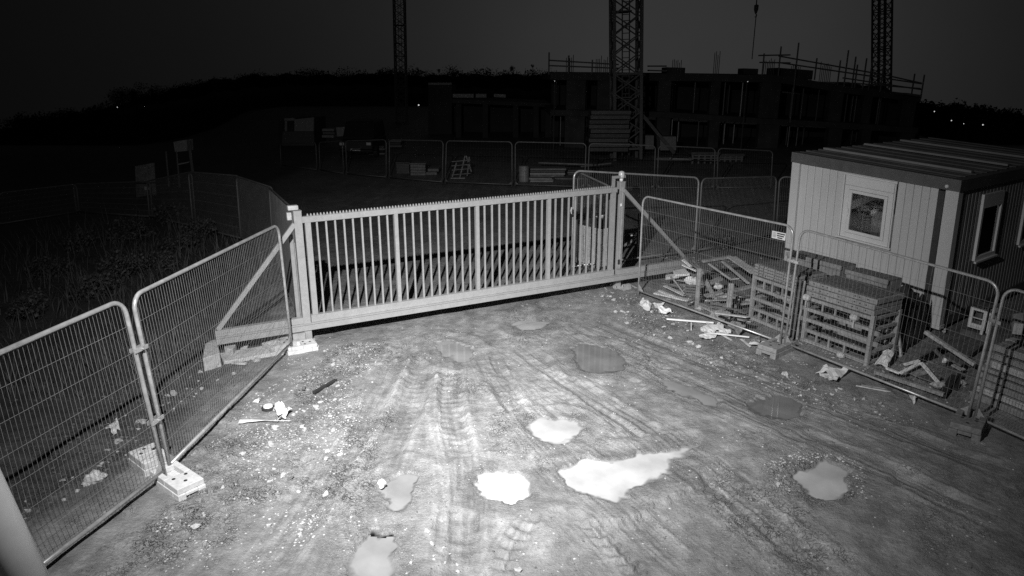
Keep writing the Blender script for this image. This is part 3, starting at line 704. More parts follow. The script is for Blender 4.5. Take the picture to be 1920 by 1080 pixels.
cbox('floor_beam', CABINDARK, .18, CW, .01, .16, -.05, .12)
# ribbed cladding sheets, one beside the other
edges = [.172]; 
def clad(u0, u1, z0, z1):
    n = max(1, round((u1-u0)/.145)); 
    for k in range(n):
        a = u0+(u1-u0)*k/n; c = u0+(u1-u0)*(k+1)/n; b = MB()
        prof = [(a+.003, .050), (a+.016, .044), (c-.016, .044), (c-.003, .050)]
        vs = [cp(x, y, z) for z in (z0, z1) for x, y in prof] + [cp(x, .075, z) for z in (z0, z1) for x, y in prof]
        b.add(vs, [(0,1,5,4),(1,2,6,5),(2,3,7,6),(8,12,13,9),(9,13,14,10),(10,14,15,11),(0,4,12,8),(3,11,15,7),(4,5,13,12),(5,6,14,13),(6,7,15,14),(0,8,9,1),(1,9,10,2),(2,10,11,3)])
        b.build('cladding_sheet', CABIN, cabin)
clad(dp_l+.01, w_r-.04, .122, z_f-.002); clad(w_l+.04, CW-.162, .122, z_f-.002); clad(w_r-.038, w_l+.038, .122, w_b-.035); 
cbox('cladding_sheet', CABIN, w_r-.038, w_l+.038, .035, .075, w_t+.03, z_f-.002)
cbox('cladding_sheet', CABIN, .172, dp_r-.005, .030, .075, .122, z_f-.002)
cbox('downpipe', mat('downpipe_paint', .045, .5, .2, 4, .0), dp_r, dp_l, .012, .060, .13, z_f-.03)
p = cp(dp_r-.03, -.02, z_f+.06); MB().ball(p, .032, 10).build('outside_lamp', WHITEP, cabin, smooth=True)
zs = w_t - (w_t-w_b)*.155                                   # bottom of the shutter box
win = cbox('window', FRAMEW, w_r-.036, w_l+.036, .02, .033, w_t, w_t+.028)
cbox('shutter_box', FRAMEW, w_r, w_l, .008, .074, zs+.004, w_t-.002, parent=win, bevel=.004)
fw = .085
cbox('frame', FRAMEW, w_r, w_r+fw, .012, .074, w_b, zs, parent=win); cbox('frame', FRAMEW, w_l-fw, w_l, .012, .074, w_b, zs, parent=win)
cbox('frame', FRAMEW, w_r+fw+.001, w_l-fw-.001, .012, .074, zs-fw*.8, zs, parent=win); cbox('frame', FRAMEW, w_r+fw+.001, w_l-fw-.001, .012, .074, w_b, w_b+fw, parent=win)
s0, s1, s2, s3 = w_r+fw+.006, w_l-fw-.006, w_b+fw+.006, zs-fw*.8-.006; sw = .055
cbox('sash', FRAMEW, s0, s0+sw, .0, .06, s2, s3, parent=win, bevel=.005); cbox('sash', FRAMEW, s1-sw, s1, .0, .06, s2, s3, parent=win, bevel=.005)
cbox('sash', FRAMEW, s0+sw+.001, s1-sw-.001, .0, .06, s2, s2+sw, parent=win, bevel=.005); cbox('sash', FRAMEW, s0+sw+.001, s1-sw-.001, .0, .06, s3-sw, s3, parent=win, bevel=.005)
cbox('pane', GLASS, s0+sw+.002, s1-sw-.002, .026, .032, s2+sw+.002, s3-sw-.002, parent=win)
cbox('handle', WHITEP, s1-sw*.62, s1-sw*.38, -.03, -.002, (s2+s3)/2-.09, (s2+s3)/2+.05, parent=win, bevel=.006)
cbox('sill', FRAMEW, w_r-.06, w_l+.06, -.03, .02, w_b-.032, w_b-.004, parent=win)
cbox('shutter_guide', FRAMEW, w_r-.030, w_r-.012, .004, .034, w_b-.002, w_t-.002, parent=win); cbox('shutter_guide', FRAMEW, w_l+.012, w_l+.030, .004, .034, w_b-.002, w_t-.002, parent=win)
# side wall with its two windows
cbox('roof_beam', CABINDARK, -.015, .15, .162, CLEN, z_f+.002, CHT)
sidew = [(1.05, 1.95), (3.1, 4.0)]; zw0, zw1 = .98, 2.15
def sclad(v0, v1, z0, z1):
    n = max(1, round((v1-v0)/.15))
    for k in range(n):
        a = v0+(v1-v0)*k/n; c = v0+(v1-v0)*(k+1)/n; b = MB()
        prof = [(a+.002, .055), (a+.03, .028), (c-.03, .028), (c-.002, .055)]
        vs = [cp(y, x, z) for z in (z0, z1) for x, y in prof] + [cp(.08, x, z) for z in (z0, z1) for x, y in prof]
        b.add(vs, [(4,5,1,0),(5,6,2,1),(6,7,3,2),(9,13,12,8),(10,14,13,9),(11,15,14,10),(8,12,4,0),(7,15,11,3),(12,13,5,4),(13,14,6,5),(14,15,7,6),(1,9,8,0),(2,10,9,1),(3,11,10,2)])
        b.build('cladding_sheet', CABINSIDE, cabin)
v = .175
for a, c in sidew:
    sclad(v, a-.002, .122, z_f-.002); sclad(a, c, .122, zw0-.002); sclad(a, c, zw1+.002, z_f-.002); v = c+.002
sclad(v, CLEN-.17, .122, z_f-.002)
cbox('floor_beam', CABINDARK, .01, .16, .18, CLEN, -.05, .12); cbox('corner_post', CABINSIDE, .0, .17, CLEN-.168, CLEN, .0, z_f)
for a, c in sidew:
    sw_ = cbox('side_window', FRAMEW, -.01, .07, a+.002, c-.002, zw1-.17, zw1)
    for x0, x1 in ((a+.002, a+.07), (c-.07, c-.002)): cbox('frame', FRAMEW, -.012, .07, x0, x1, zw0, zw1-.172, parent=sw_)
    cbox('frame', FRAMEW, -.012, .07, a+.072, c-.072, zw0, zw0+.07, parent=sw_); cbox('frame', FRAMEW, -.012, .07, a+.072, c-.072, zw1-.24, zw1-.172, parent=sw_)
    cbox('pane', GLASS, .02, .026, a+.073, c-.073, zw0+.071, zw1-.241, parent=sw_)
    cbox('sill', FRAMEW, -.05, -.012, a-.03, c+.03, zw0-.03, zw0, parent=sw_)
# back, far side, floor, roof and room behind the window
cbox('back_wall', CABINSIDE, .18, CW-.18, CLEN-.10, CLEN-.03, .122, z_f); cbox('far_wall', CABINSIDE, CW-.08, CW-.03, .18, CLEN-.1, .122, z_f)
cbox('floor_board', DARKWOOD, .10, CW-.10, .10, CLEN-.12, .03, .121)
cbox('roof_slab', ROOFM, .152, CW, .162, CLEN, z_f+.10, CHT-.03)
n = 26
for k in range(n):                                          # roof sheets with raised ribs
    a = .20+(CLEN-.3)*k/n; cbox('roof_rib', ROOFM, .10, CW-.02, a, a+.10, CHT-.028, CHT+.012 if k % 2 else CHT+.002)
for k in range(3): cbox('roof_rail', CABINSIDE, .2, CW-.1, .9+k*1.6, 1.02+k*1.6, CHT+.013, CHT+.05)
n = 22; zi0, zi1 = .123, z_f
for k in range(n):
    a = .2+(CW-.4)*k/n; cbox('inner_panel', mat('inner_wall', .38, .6, .15, 3, .02), a, a+(CW-.4)/n-.014, 2.1, 2.14, zi0, zi1)
cbox('inner_board', WHITEP, .55, 1.15, 1.65, 1.69, .4, 1.55); cbox('table_top', PALEWOOD, 1.2, 2.5, .5, 1.6, .80, .83)
cbox('inner_rail', PALECONC, .2, CW-.2, 2.06, 2.098, .95, 1.10)

# ------------------------------------------------------------------ formwork racks in front of the cabin
VZ = Vector((0, 0, 1))
def rack(bl, br, tl, depth, label, stack_label, layers, sh, rails=5, depth_dir=None, stack_inset=.02, holes=True):
    B0, B1 = at(*bl, .0), at(*br, .0); h = over(B0, *tl).z
    e = (B1-B0); L = e.length; e.normalize(); d = Vector((-e.y, e.x, 0)); 
    if d.y < 0: d = -d
    t = thing('steel_rack', label, 'rack', (B0.x, B0.y, 0))
    def P(u, v, z): return B0 + e*u + d*v + VZ*z
    for u in (0, L):
        for v_ in (0, depth):
            b = MB(); b.obox(P(u-.03, v_-.03, -.02), e*.06, d*.06, VZ*(h+.02)); b.build('post', RACK, t, bevel=.004)
    for k in range(rails):
        z = .05+(h-.10)*k/(rails-1)
        b = MB(); b.obox(P(.031, -.02, z-.026), e*(L-.062), d*.045, VZ*.052); b.build('rail', RACK, t)
        b = MB(); b.obox(P(.031, depth-.02, z-.026), e*(L-.062), d*.04, VZ*.052); b.build('rail', RACK, t)
        for u in (0, L):
            b = MB(); b.obox(P(u-.02, .031, z-.022), e*.04, d*(depth-.062), VZ*.044); b.build('end_rail', RACK, t)
    for u in (.24, .44, .68):
        b = MB(); b.obox(P(L*u, -.015, h-.05-(h-.1)/(rails-1)+.028), e*.028, d*.02, VZ*((h-.1)/(rails-1)-.056)); b.build('strut', RACK, t)
        b = MB(); b.obox(P(L*u-.04, -.015, .078), e*.028, d*.02, VZ*((h-.1)/(rails-1)-.056)); b.build('strut', RACK, t)
    z = h+.003; lz = sh/layers
    for k in range(layers):
        f = thing('formwork_tray', stack_label % (['lowest', 'second', 'third', 'fourth', 'topmost'][k] if k < layers-1 else 'topmost'), 'formwork panel', P(L/2, depth/2, z))
        b = MB(); j = random.uniform(-.012, .012)
        o = P(-.02+j, -.03+j*.5, z); b.obox(o, e*(L+.04), d*(depth+.05), VZ*(lz-.010)); b.build('frame', FORM, f, bevel=.004)
        if holes:
            hb = MB(); nh = 9
            for i in range(nh):
                u = .12+(L-.24)*i/(nh-1)+random.uniform(-.03, .03)
                if i in (3, 5): continue
                c = P(u, -.030+j*.5-.002, z+lz*.5); hb.obox(c-e*.012-VZ*.008, e*.024, d*.02, VZ*.016)
            hb.build('bolt_hole_shade', BLACK, f)  # black blocks standing proud, painted in for the darkness inside holes
            b = MB(); b.obox(P(L*.33, -.034+j*.5-.002, z+.004), e*.012, d*.02, VZ*(lz-.014)); b.build('seam_strip', RACK, f)
        z += lz
    # ply face of the topmost panel
    b = MB(); b.obox(P(.02, .0, z-.004), e*(L-.04), d*(depth-.02), VZ*.008); b.build('ply_face', FORMPLY, f)
    return P, L, h, z, t
PRk, LRk, hRk, zRk, tR = rack((1505,641),(1624,686),(1518,554), .62, 'steel rack of horizontal rails nearest the cabin corner, under the right formwork stack', '%s perforated formwork panel of the right stack, in front of the cabin window', 3, .26)
PLk, LLk, hLk, zLk, tL = rack((1407,600),(1483,632),(1416,514), .60, 'steel rack of horizontal rails left of the fence joint, under the left formwork stack', '%s perforated formwork panel of the left stack, beside the broken timber', 4, .20)
# clamp heads and ties hanging on the right rack
for u, z, s_, lb in ((.02, hRk-.02, .055, 'round pale clamp head on the left post of the right rack'), (LRk*.77, hRk-.10, .05, 'wing nut clamp hanging on the top rail of the right rack'), (LRk*.66, .05, .05, 'pale clamp plate at the foot of the right rack')):
    b = MB(); c = PRk(u, -.07, z); e = (PRk(1,0,0)-PRk(0,0,0)); b.tube([c-e*.06, c-e*.03, c+e*.03, c+e*.06], [s_*.6, s_, s_, s_*.6], 9); b.tube([c, c-VZ*.16], .012, 6)
    tag(b.build('formwork_clamp', PALECONC), lb, 'clamp')
for k, u in enumerate((-.16, -.10)):                        # slings round the gap between the racks
    b = MB(); pts = [PRk(u, -.02, z) + Vector((random.uniform(-.012, .012), 0, 0)) for z in np.linspace(.02, zRk-.04, 9)]; b.tube(pts, [.030 if i % 2 else .022 for i in range(9)], 7)
    tag(b.build('steel_prop', RACK if k else DARKWOOD), ('notched rusty prop standing between the two formwork stacks' if k else 'dark slim prop standing against the right formwork stack'), 'prop')
# second row of formwork close to the cabin wall
def stack_back(u0, u1, v0, v1, zt, label, lip):
    t = thing('formwork_tray', label, 'formwork panel', PRk((u0+u1)/2, (v0+v1)/2, 0))
    e = PRk(1,0,0)-PRk(0,0,0); d = PRk(0,1,0)-PRk(0,0,0)
    for k in range(6):
        b = MB(); b.obox(PRk(u0, v0, k*zt/6), e*(u1-u0), d*(v1-v0), VZ*(zt/6-.012)); b.build('frame', FORM if k % 2 else RACK, t)
    b = MB(); b.obox(PRk(u0-.01, v0-.025, zt-.05), e*(u1-u0+.03), d*.022, VZ*.07); b.build('top_flange', lip, t)
    b = MB(); b.obox(PRk(u0, v0+.05, zt-.010), e*(u1-u0), d*(v1-v0-.06), VZ*.012); b.build('ply_face', FORMPLY, t)
stack_back(.10, LRk-.33, .74, 1.12, zRk+.08, 'rear row of formwork panels with a pale top flange against the cabin wall', FORM)
stack_back(-1.15, -.05, .80, 1.20, zRk+.10, 'rear row of dark formwork panels left of the cabin window', RACK)
# bar leaning against the stack, ragged membrane behind it
def plank(p, q, wd, th, label, m=WOOD, name='plank', cat='plank', side=None, group=None):
    b = MB(); b.bar(p, q, wd, th, side); return tag(b.build(name, m, bevel=min(wd, th)*.08), label, cat, group)
bp = at(1690, 670, .02)
plank(bp, over(bp+(CA-bp).normalized()*.15, 1677, 552), .035, .03, 'slim pale bar leaning against the end of the right formwork stack', PALEWOOD, 'leaning_bar', 'bar')
def ragged(px_top, px_bot, label):
    n = 16; b = MB(); vs = []; fs = []; base = [at(*p, 0) for p in px_bot]
    rows = 10
    for i in range(n):
        s = i/(n-1)*(len(base)-1); k = min(int(s), len(base)-2); B = base[k].lerp(base[k+1], s-k)
        s2 = i/(n-1)*(len(px_top)-1); k2 = min(int(s2), len(px_top)-2); a, c = px_top[k2], px_top[k2+1]; f = s2-k2
        T = over(B, a[0]+(c[0]-a[0])*f, a[1]+(c[1]-a[1])*f); wv = math.sin(i*2.1)*.05
        for j in range(rows):
            q = B.lerp(T, j/(rows-1)); q = q + (CPOS-q).normalized()*(wv*(1-.4*j/rows) + .02*math.sin(j*1.7+i*.9)); vs.append(q)
    for i in range(n-1):
        for j in range(rows-1): fs.append((i*rows+j, (i+1)*rows+j, (i+1)*rows+j+1, i*rows+j+1))
    b.add(vs, fs); o = b.build('ragged_membrane', DARK, smooth=True)
    sd = o.modifiers.new('thickness', 'SOLIDIFY'); sd.thickness = .012
    return tag(o, label, 'membrane')
ragged([(1678,545),(1690,538),(1704,530),(1708,540),(1715,546),(1716,560),(1725,558),(1730,550),(1734,554),(1738,553)], [(1690,664),(1710,650),(1737,632)], 'dark torn membrane sheet standing between the right formwork stack and the cabin corner')

# ------------------------------------------------------------------ broken timber heap behind the first right fence panel
def pk(a, za, c, zc, wd, th, label, m=WOOD, name='plank', cat='plank', flat=False, group=None):
    p, q = at(*a, za), at(*c, zc); d = (q-p).normalized()
    side = None
    if not flat:
        side = None
    else: side = Vector((0, 0, 1)).cross(d)
    return plank(p, q, wd, th, label, m, name, cat, side, group)
def upright(bot, topp, wd, label, m=WOOD, z=0.0):
    B = at(*bot, z); T = over(B, *topp); return plank(B, T, wd, wd*.8, label, m, 'timber_post', 'post', Vector((1, 0, 0)))
upright((1306,579), (1311,503), .075, 'short upright timber post in the broken heap, left one of two', WOOD)
upright((1363,602), (1371,531), .085, 'short thick timber post in the broken heap nearest the left rack', WOOD)
pk((1313,507), .55, (1358,594), .02, .07, .05, 'grey timber leaning down from the left heap post to the ground', WOOD)
pk((1260,521), .42, (1280,548), .12, .22, .03, 'broad grey board sloping down at the left of the heap', WOOD, flat=True)
pk((1328,494), .50, (1369,523), .42, .035, .03, 'thin white batten slanting across the frame on the heap', PALEWOOD, 'batten', 'batten')
pk((1353,489), .52, (1403,531), .42, .05, .03, 'thicker pale batten slanting on the right of the heap', PALEWOOD, 'batten', 'batten')
pk((1317,490), .55, (1370,481), .62, .09, .05, 'grey beam lying along the top back of the heap', WOOD)
pk((1318,497), .48, (1352,489), .52, .06, .05, 'shorter grey beam just below the top beam of the heap', DARKWOOD)
pk((1368,524), .40, (1386,522), .42, .03, .02, 'short white cross batten between the two slanting battens', PALEWOOD, 'batten', 'batten')
pk((1372,482), .62, (1416,512), .50, .20, .025, 'wide pale board sloping at the top right of the heap', PALEWOOD, 'board', 'board', True)
pk((1388,492), .50, (1420,506), .46, .10, .02, 'narrow pale offcut resting on the wide sloping board', WOOD, 'offcut', 'offcut', True)
pk((1376,545), .34, (1415,535), .42, .10, .04, 'curved looking grey arm reaching from the thick post to the left rack', WOOD)
for a, za, c, zc, lb, m in (((1310,570),.10,(1342,585),.06,'low board at the foot of the left heap post',WOOD), ((1344,557),.20,(1366,553),.22,'splintered pale board under the thick heap post',PALEWOOD),
    ((1373,556),.22,(1410,562),.20,'pale board running from the thick post to the rack, uppermost of four',WOOD), ((1371,571),.14,(1410,566),.17,'grey board running from the thick post to the rack, second of four',WOOD),
    ((1370,590),.06,(1408,581),.10,'grey board running from the thick post to the rack, third of four',DARKWOOD), ((1322,555),.22,(1354,548),.28,'weathered board in the middle of the heap',WOOD), ((1325,533),.30,(1352,522),.38,'weathered board under the white batten of the heap',WOOD),
    ((1312,545),.22,(1330,540),.26,'splintered dark board between the heap posts',DARKWOOD)):
    pk(a, za, c, zc, .14, .035, lb, m, 'board', 'board', True)
pk((1228,549), .05, (1302,566), .05, .12, .03, 'long pale splintered board low at the left foot of the heap', PALEWOOD, 'board', 'board', True)
pk((1236,545), .09, (1272,559), .06, .07, .03, 'second pale splintered board beside the long low one', PALEWOOD, 'board', 'board', True)
pk((1280,487), .55, (1296,500), .45, .08, .015, 'white pointed sliver sticking up at the back of the heap', WHITEP, 'sliver', 'sliver', True)
pk((1279,496), .50, (1306,508), .40, .10, .015, 'larger white pointed sliver under the first', WHITEP, 'sliver', 'sliver', True)
pk((1300,487), .62, (1324,513), .40, .07, .04, 'dark lath crossing behind the left heap post', DARKWOOD, 'lath', 'lath')
pk((1285,481), .62, (1314,508), .45, .06, .04, 'darker lath beside the crossing one', DARKWOOD, 'lath', 'lath')
slab([(1262,507),(1284,503),(1294,513),(1266,515)], .34, 'white tray lying on top of the heap left of the posts', WHITEP, 'tray', 'tray', .02)
slab([(1248,515),(1272,512),(1274,517),(1248,521)], .30, 'white flattened carton beside the tray on the heap', PAPER, 'carton', 'carton', .02)
rl = random.Random(23)
for k in range(18):                                          # loose laths lying every way through the heap
    xa = rl.uniform(1228, 1395); ya = 505+(xa-1228)*.33+rl.uniform(-10, 45); z = rl.uniform(.05, .34); L_ = rl.uniform(22, 62); a_ = rl.uniform(-.5, .75)
    pk((xa, ya), z, (xa+L_*math.cos(a_), ya+L_*math.sin(a_)*.8), max(.03, z+rl.uniform(-.15, .12)), rl.uniform(.03, .09), .02, 'loose splintered lath lying crosswise in the broken timber heap', [WOOD, PALEWOOD, DARKWOOD][k % 3], 'lath', 'lath', True, 'loose laths in the timber heap')
def crate(a, label, L=.42, D=.30, H=.26, yaw=.3, m=DARKWOOD, z=0.0):
    o = at(*a, z); e = Vector((math.cos(yaw), math.sin(yaw), 0)); d = Vector((-e.y, e.x, 0)); t = thing('crate', label, 'crate', o)
    for k in range(4):
        for (oo, ee) in ((o, e*L), (o+d*D, e*L)):
            b = MB(); b.obox(oo+VZ*(k*H/4), ee, d*.012, VZ*(H/4-.018)); b.build('slat', m, t)
        for oo in (o, o+e*L):
            b = MB(); b.obox(oo+VZ*(k*H/4)+d*.013, e*.012, d*(D-.014), VZ*(H/4-.018)); b.build('slat', m, t)
    for u in (0.012, L-.03):
        for v in (.013, D-.032):
            b = MB(); b.obox(o+e*u+d*v, e*.018, d*.018, VZ*H); b.build('post', m, t)
    b = MB(); b.obox(o+e*.03+d*.03+VZ*.01, e*(L-.06), d*(D-.06), VZ*.02); b.build('floor', m, t)
crate((1283,553), 'perforated dark crate buried in the left of the heap', .50, .36, .24, -.25)
crate((1262,536), 'dark slatted crate at the back left of the heap', .60, .40, .30, -.2)
crate((1330,590), 'dark slatted crate low between the heap posts', .46, .36, .26, -.45, DARKWOOD)
def lump(c, r, label, m, name, cat, sq=.6, seed=0, n=9):
    rr = random.Random(seed); b = MB(); b.ball((0,0,0), 1, n, 1)
    out_ = []
    for x, y, z in b.v:
        q = 1+.25*math.sin(3.1*x+seed)+.22*math.cos(4.3*y+2*z+seed*1.7)+rr.uniform(-.06,.06); out_.append((c.x+x*r*q, c.y+y*r*q*.85, c.z+z*r*sq*q))
    b.v = out_; return tag(b.build(name, m), label, cat)
lump(at(1352,593,.10), .16, 'rounded dull lump at the foot of the leaning heap timber', WOOD, 'sack', 'sack', .7, 3)
lump(at(1316,578,.04), .07, 'pale stone at the foot of the left heap post', STONE, 'stone', 'stone', .7, 4)
lump(at(1299,527,.30), .09, 'white crumpled tub on the heap beside the left post', PAPER, 'tub', 'tub', .9, 5); lump(at(1291,526,.30), .08, 'white crumpled cup on the heap left of the tub', PAPER, 'cup', 'cup', 1.0, 6)
lump(at(1348,537,.33), .12, 'long mottled pale bundle on the middle of the heap', CLOTH, 'bundle', 'bundle', .45, 8)

# ------------------------------------------------------------------ sheets of paper, plastic and sacking lying about
def sheet(px, label, m, name, cat, crump=.04, lift=.02, seed=1, n=7, dz=(0,0,0,0)):
    rr = np.random.default_rng(seed); q = [at(*p, .02+lift) + VZ*dz[i] for i, p in enumerate(px)]; b = MB(); ph = rr.uniform(0, 6, 6)
    for i in range(n):
        for j in range(n):
            s, t_ = i/(n-1), j/(n-1); p = q[0]*(1-s)*(1-t_)+q[1]*s*(1-t_)+q[2]*s*t_+q[3]*(1-s)*t_
            h = crump*(math.sin(s*5+ph[0]+t_*3)+math.sin(t_*6+ph[1]-s*2)+.6*math.sin(9*(s+t_)+ph[2]))*.4 + rr.uniform(-1,1)*crump*.35
            b.v.append((p.x+rr.uniform(-1,1)*crump*.3, p.y+rr.uniform(-1,1)*crump*.3, max(p.z+h, tz(p.x, p.y)+.006)))
    for i in range(n-1):
        for j in range(n-1): b.f.append((i*n+j, (i+1)*n+j, (i+1)*n+j+1, i*n+j+1))
    o = b.build(name, m); sd = o.modifiers.new('thickness', 'SOLIDIFY'); sd.thickness = .004
    return tag(o, label, cat)
sheet([(1197,571),(1205,560),(1222,568),(1218,582)], 'crumpled white sheet lying outside the fence right of the gate post', PAPER, 'paper_sheet', 'paper', .06, .05, 1)
sheet([(1224,570),(1247,568),(1240,575),(1230,578)], 'flat grey white scrap joined beside the crumpled sheet', PAPER, 'paper_scrap', 'paper', .03, .02, 2)
sheet([(1234,579),(1255,577),(1260,586),(1237,589)], 'bright white bag lying near the first right fence panel', WHITEP, 'plastic_bag', 'bag', .05, .06, 3)
sheet([(1404,645),(1412,642),(1448,638),(1442,648)], 'long bright white sheet beside the grey fence foot', PAPER, 'paper_sheet', 'paper', .03, .05, 4)
sheet([(1531,692),(1556,684),(1592,693),(1566,713)], 'folded pale sack lying under the fence in front of the right rack', CLOTH, 'sack', 'sack', .07, .06, 5)
sheet([(1536,700),(1545,694),(1575,700),(1560,714)], 'dirty lower flap of sacking under the folded sack', PALEWOOD, 'sack', 'sack', .05, .02, 6)
sheet([(1640,680),(1660,664),(1674,672),(1664,688)], 'curled pale sheet standing at the corner of the right rack', WHITEP, 'plastic_sheet', 'sheet', .03, .06, 7, dz=(0,.12,.10,0))
sheet([(1703,740),(1713,737),(1719,743),(1715,755)], 'small white paper just outside the rightmost fence panel', PAPER, 'paper_sheet', 'paper', .03, .03, 8)
sheet([(1313,614),(1330,611),(1336,624),(1316,626)], 'white printed packet among the scraps below the timber heap', PAPER, 'packet', 'packet', .03, .03, 9)
sheet([(1346,618),(1368,616),(1372,624),(1350,626)], 'white torn sheet among the scraps below the timber heap', PAPER, 'paper_sheet', 'paper', .03, .04, 10)
sheet([(1365,610),(1388,596),(1398,618),(1385,628)], 'grey torn board propped among the scraps under the fence', WOOD, 'torn_board', 'board', .03, .05, 11, dz=(0,.12,.05,0))
sheet([(1325,608),(1350,602),(1356,618),(1330,622)], 'crumpled grey sheet among the scraps under the fence', CLOTH, 'torn_sheet', 'sheet', .06, .04, 12)
sheet([(1407,634),(1425,630),(1424,641),(1408,641)], 'dull torn card beside the long bright white sheet', WOOD, 'torn_card', 'card', .02, .03, 13)
sheet([(1310,628),(1345,626),(1340,634),(1314,636)], 'flattened brownish wrapper below the white packet', CLOTH, 'wrapper', 'wrapper', .03, .02, 14)
pk((1250,598), .04, (1338,605), .05, .035, .025, 'long white batten lying on the ground along the first right fence panel', WHITEP, 'batten', 'batten')
pk((1330,624), .05, (1405,632), .05, .03, .02, 'white lath lying across the scraps below the timber heap', WHITEP, 'lath', 'lath')
pk((1344,622), .04, (1372,638), .03, .03, .02, 'thin pale strip crossing under the white lath', PALEWOOD, 'lath', 'lath'); pk((1390,636), .05, (1407,650), .03, .03, .02, 'short bent strip left of the long bright sheet', PALEWOOD, 'lath', 'lath')
pk((1605,723), .03, (1671,735), .03, .022, .014, 'thin pale strip lying outside the fence below the right rack', PALEWOOD, 'lath', 'lath'); pk((1615,722), .03, (1660,729), .03, .016, .012, 'second thin strip beside the first below the right rack', WOOD, 'lath', 'lath')
pk((1296,620), 0, (1296,605), .10, .02, .02, 'small peg standing in the gravel in front of the timber heap', PALEWOOD, 'peg', 'peg')
sheet([(513,760),(530,757),(548,768),(522,782)], 'torn white sheet trodden into the mud near the left fence', PAPER, 'paper_sheet', 'paper', .05, .03, 21)
sheet([(528,762),(543,765),(536,780),(520,788)], 'grey folded scrap beside the torn white sheet in the mud', CLOTH, 'paper_scrap', 'paper', .04, .02, 22)
sheet([(545,788),(470,790),(446,794),(450,787)], 'long narrow pale splinter of packaging in the mud near the left fence', PAPER, 'splinter', 'splinter', .01, .01, 23, 4)
b = MB(); c = at(503,766,.0); b.tube([c+Vector((0,0,-.02)), c+Vector((0,0,.02)), c+Vector((0,0,.028))], [.085,.085,.07], 14); 
t = thing('pipe_cap', 'dark round pipe cap with a white disc near the left fence', 'cap', c); b.build('rim', BLACK, t); b = MB(); b.tube([c+Vector((0,0,.029)), c+Vector((0,0,.045))], [.062,.058], 14); b.build('disc', WHITEP, t)
lump(at(481,752,.03), .035, 'small white round stone left of the dark pipe cap', WHITEP, 'stone', 'stone', .8, 31)
pk((588,736), .02, (630,712), .02, .045, .03, 'dark flat bar lying in the mud left of the gate tracks', BLACK, 'flat_bar', 'bar'); lump(at(569,728,.02), .03, 'dark clod beside the dark flat bar', STONED, 'clod', 'clod', .7, 32)
pk((435,680), .03, (462,682), .03, .05, .03, 'pale splinter of wood behind the left fence', PALEWOOD, 'splinter', 'splinter')
lump(at(716,907,.045), .052, 'round white stone at the top of the long puddle in the wheel track', WHITEP, 'stone', 'stone', .9, 33, 12)
sheet([(1637,882-175),(1662,700),(1668,712),(1646,716)], 'dull scrap of board under the fence below the curled sheet', DARKWOOD, 'scrap', 'scrap', .02, .02, 24, 4)
sheet([(202,800),(218,786),(224,800),(212,812)], 'pale crumpled leaf of packaging in the dark ground behind the left fence', CLOTH, 'packaging', 'packaging', .06, .04, 25)
lump(at(178,897,.04), .10, 'round pale lump behind the left fence panel', CLOTH, 'lump', 'lump', .7, 34); lump(at(195,892,.03), .04, 'small pale stone touching the round lump behind the left fence', STONE, 'stone', 'stone', .7, 35)

# ------------------------------------------------------------------ broken pallet and angle pieces in front of the cabin corner
pk((1640,697), .10, (1770,740), .08, .06, .05, 'long board along the front of the broken pallet near the rightmost joint', WOOD)
pk((1692,679), .06, (1754,643), .30, .20, .03, 'broad dark board rising from the pallet towards the cabin corner', DARKWOOD, 'board', 'board', True)
pk((1735,622), .42, (1828,684), .16, .07, .05, 'long straight pale timber leaning over the broken pallet', PALEWOOD)
for a, za, c, zc, lb, m in (((1695,684),.16,(1724,676),.22,'upper white angle strip on the left of the broken pallet',WHITEP), ((1662,690),.14,(1687,700),.12,'white perforated strip at the left end of the broken pallet',WHITEP),
    ((1688,700),.13,(1724,681),.22,'white edge strip of the open angle on the broken pallet',WHITEP), ((1727,680),.24,(1760,718),.10,'bright perforated angle sloping down on the broken pallet',WHITEP)):
    pk(a, za, c, zc, .055, .02, lb, m, 'angle_strip', 'strip', True)
pk((1706,700), .08, (1736,692), .12, .24, .02, 'pale triangular board under the bright angle', WOOD, 'board', 'board', True)
pk((1735,712), .06, (1752,703), .07, .22, .02, 'dull short board under the bright angle', DARKWOOD, 'board', 'board', True)
pk((1752,655), .25, (1772,676), .14, .05, .04, 'dark timber sloping inside the broken pallet', DARKWOOD)
pk((1772,664), .24, (1806,684), .16, .16, .03, 'dark board lying behind the pale oval plate', DARKWOOD, 'board', 'board', True)
pk((1788,684), .12, (1806,694), .10, .10, .02, 'pale short block on the right of the broken pallet', PALEWOOD, 'block', 'block', True)
pk((1765,742), .06, (1790,705), .10, .10, .04, 'black broken board at the right end of the pallet', BLACK, 'board', 'board', True); pk((1790,730), .05, (1800,702), .10, .06, .03, 'black splinter beside the broken board', BLACK, 'splinter', 'splinter')
lump(at(1775,675,.16), .055, 'pale oval plate on the broken pallet', WHITEP, 'plate', 'plate', .8, 41); lump(at(1803,717,.05), .055, 'pale round stone right of the broken pallet', STONE, 'stone', 'stone', .8, 42)
lump(at(1760,722,.08), .09, 'pale ragged lump of mortar at the foot of the bright angle', STONE, 'mortar_lump', 'lump', .5, 43)
pk((1700,712), .03, (1710,722), .02, .09, .05, 'dark block under the front board of the pallet', DARKWOOD, 'block', 'block'); pk((1650,700), .03, (1656,706), .03, .08, .05, 'dark block under the left end of the pallet board', DARKWOOD, 'block', 'block')
sheet([(1766,622),(1773,615),(1774,622),(1769,625)], 'small pale scrap by the foot of the cabin corner', PAPER, 'scrap', 'scrap', .02, .03, 44, 4)
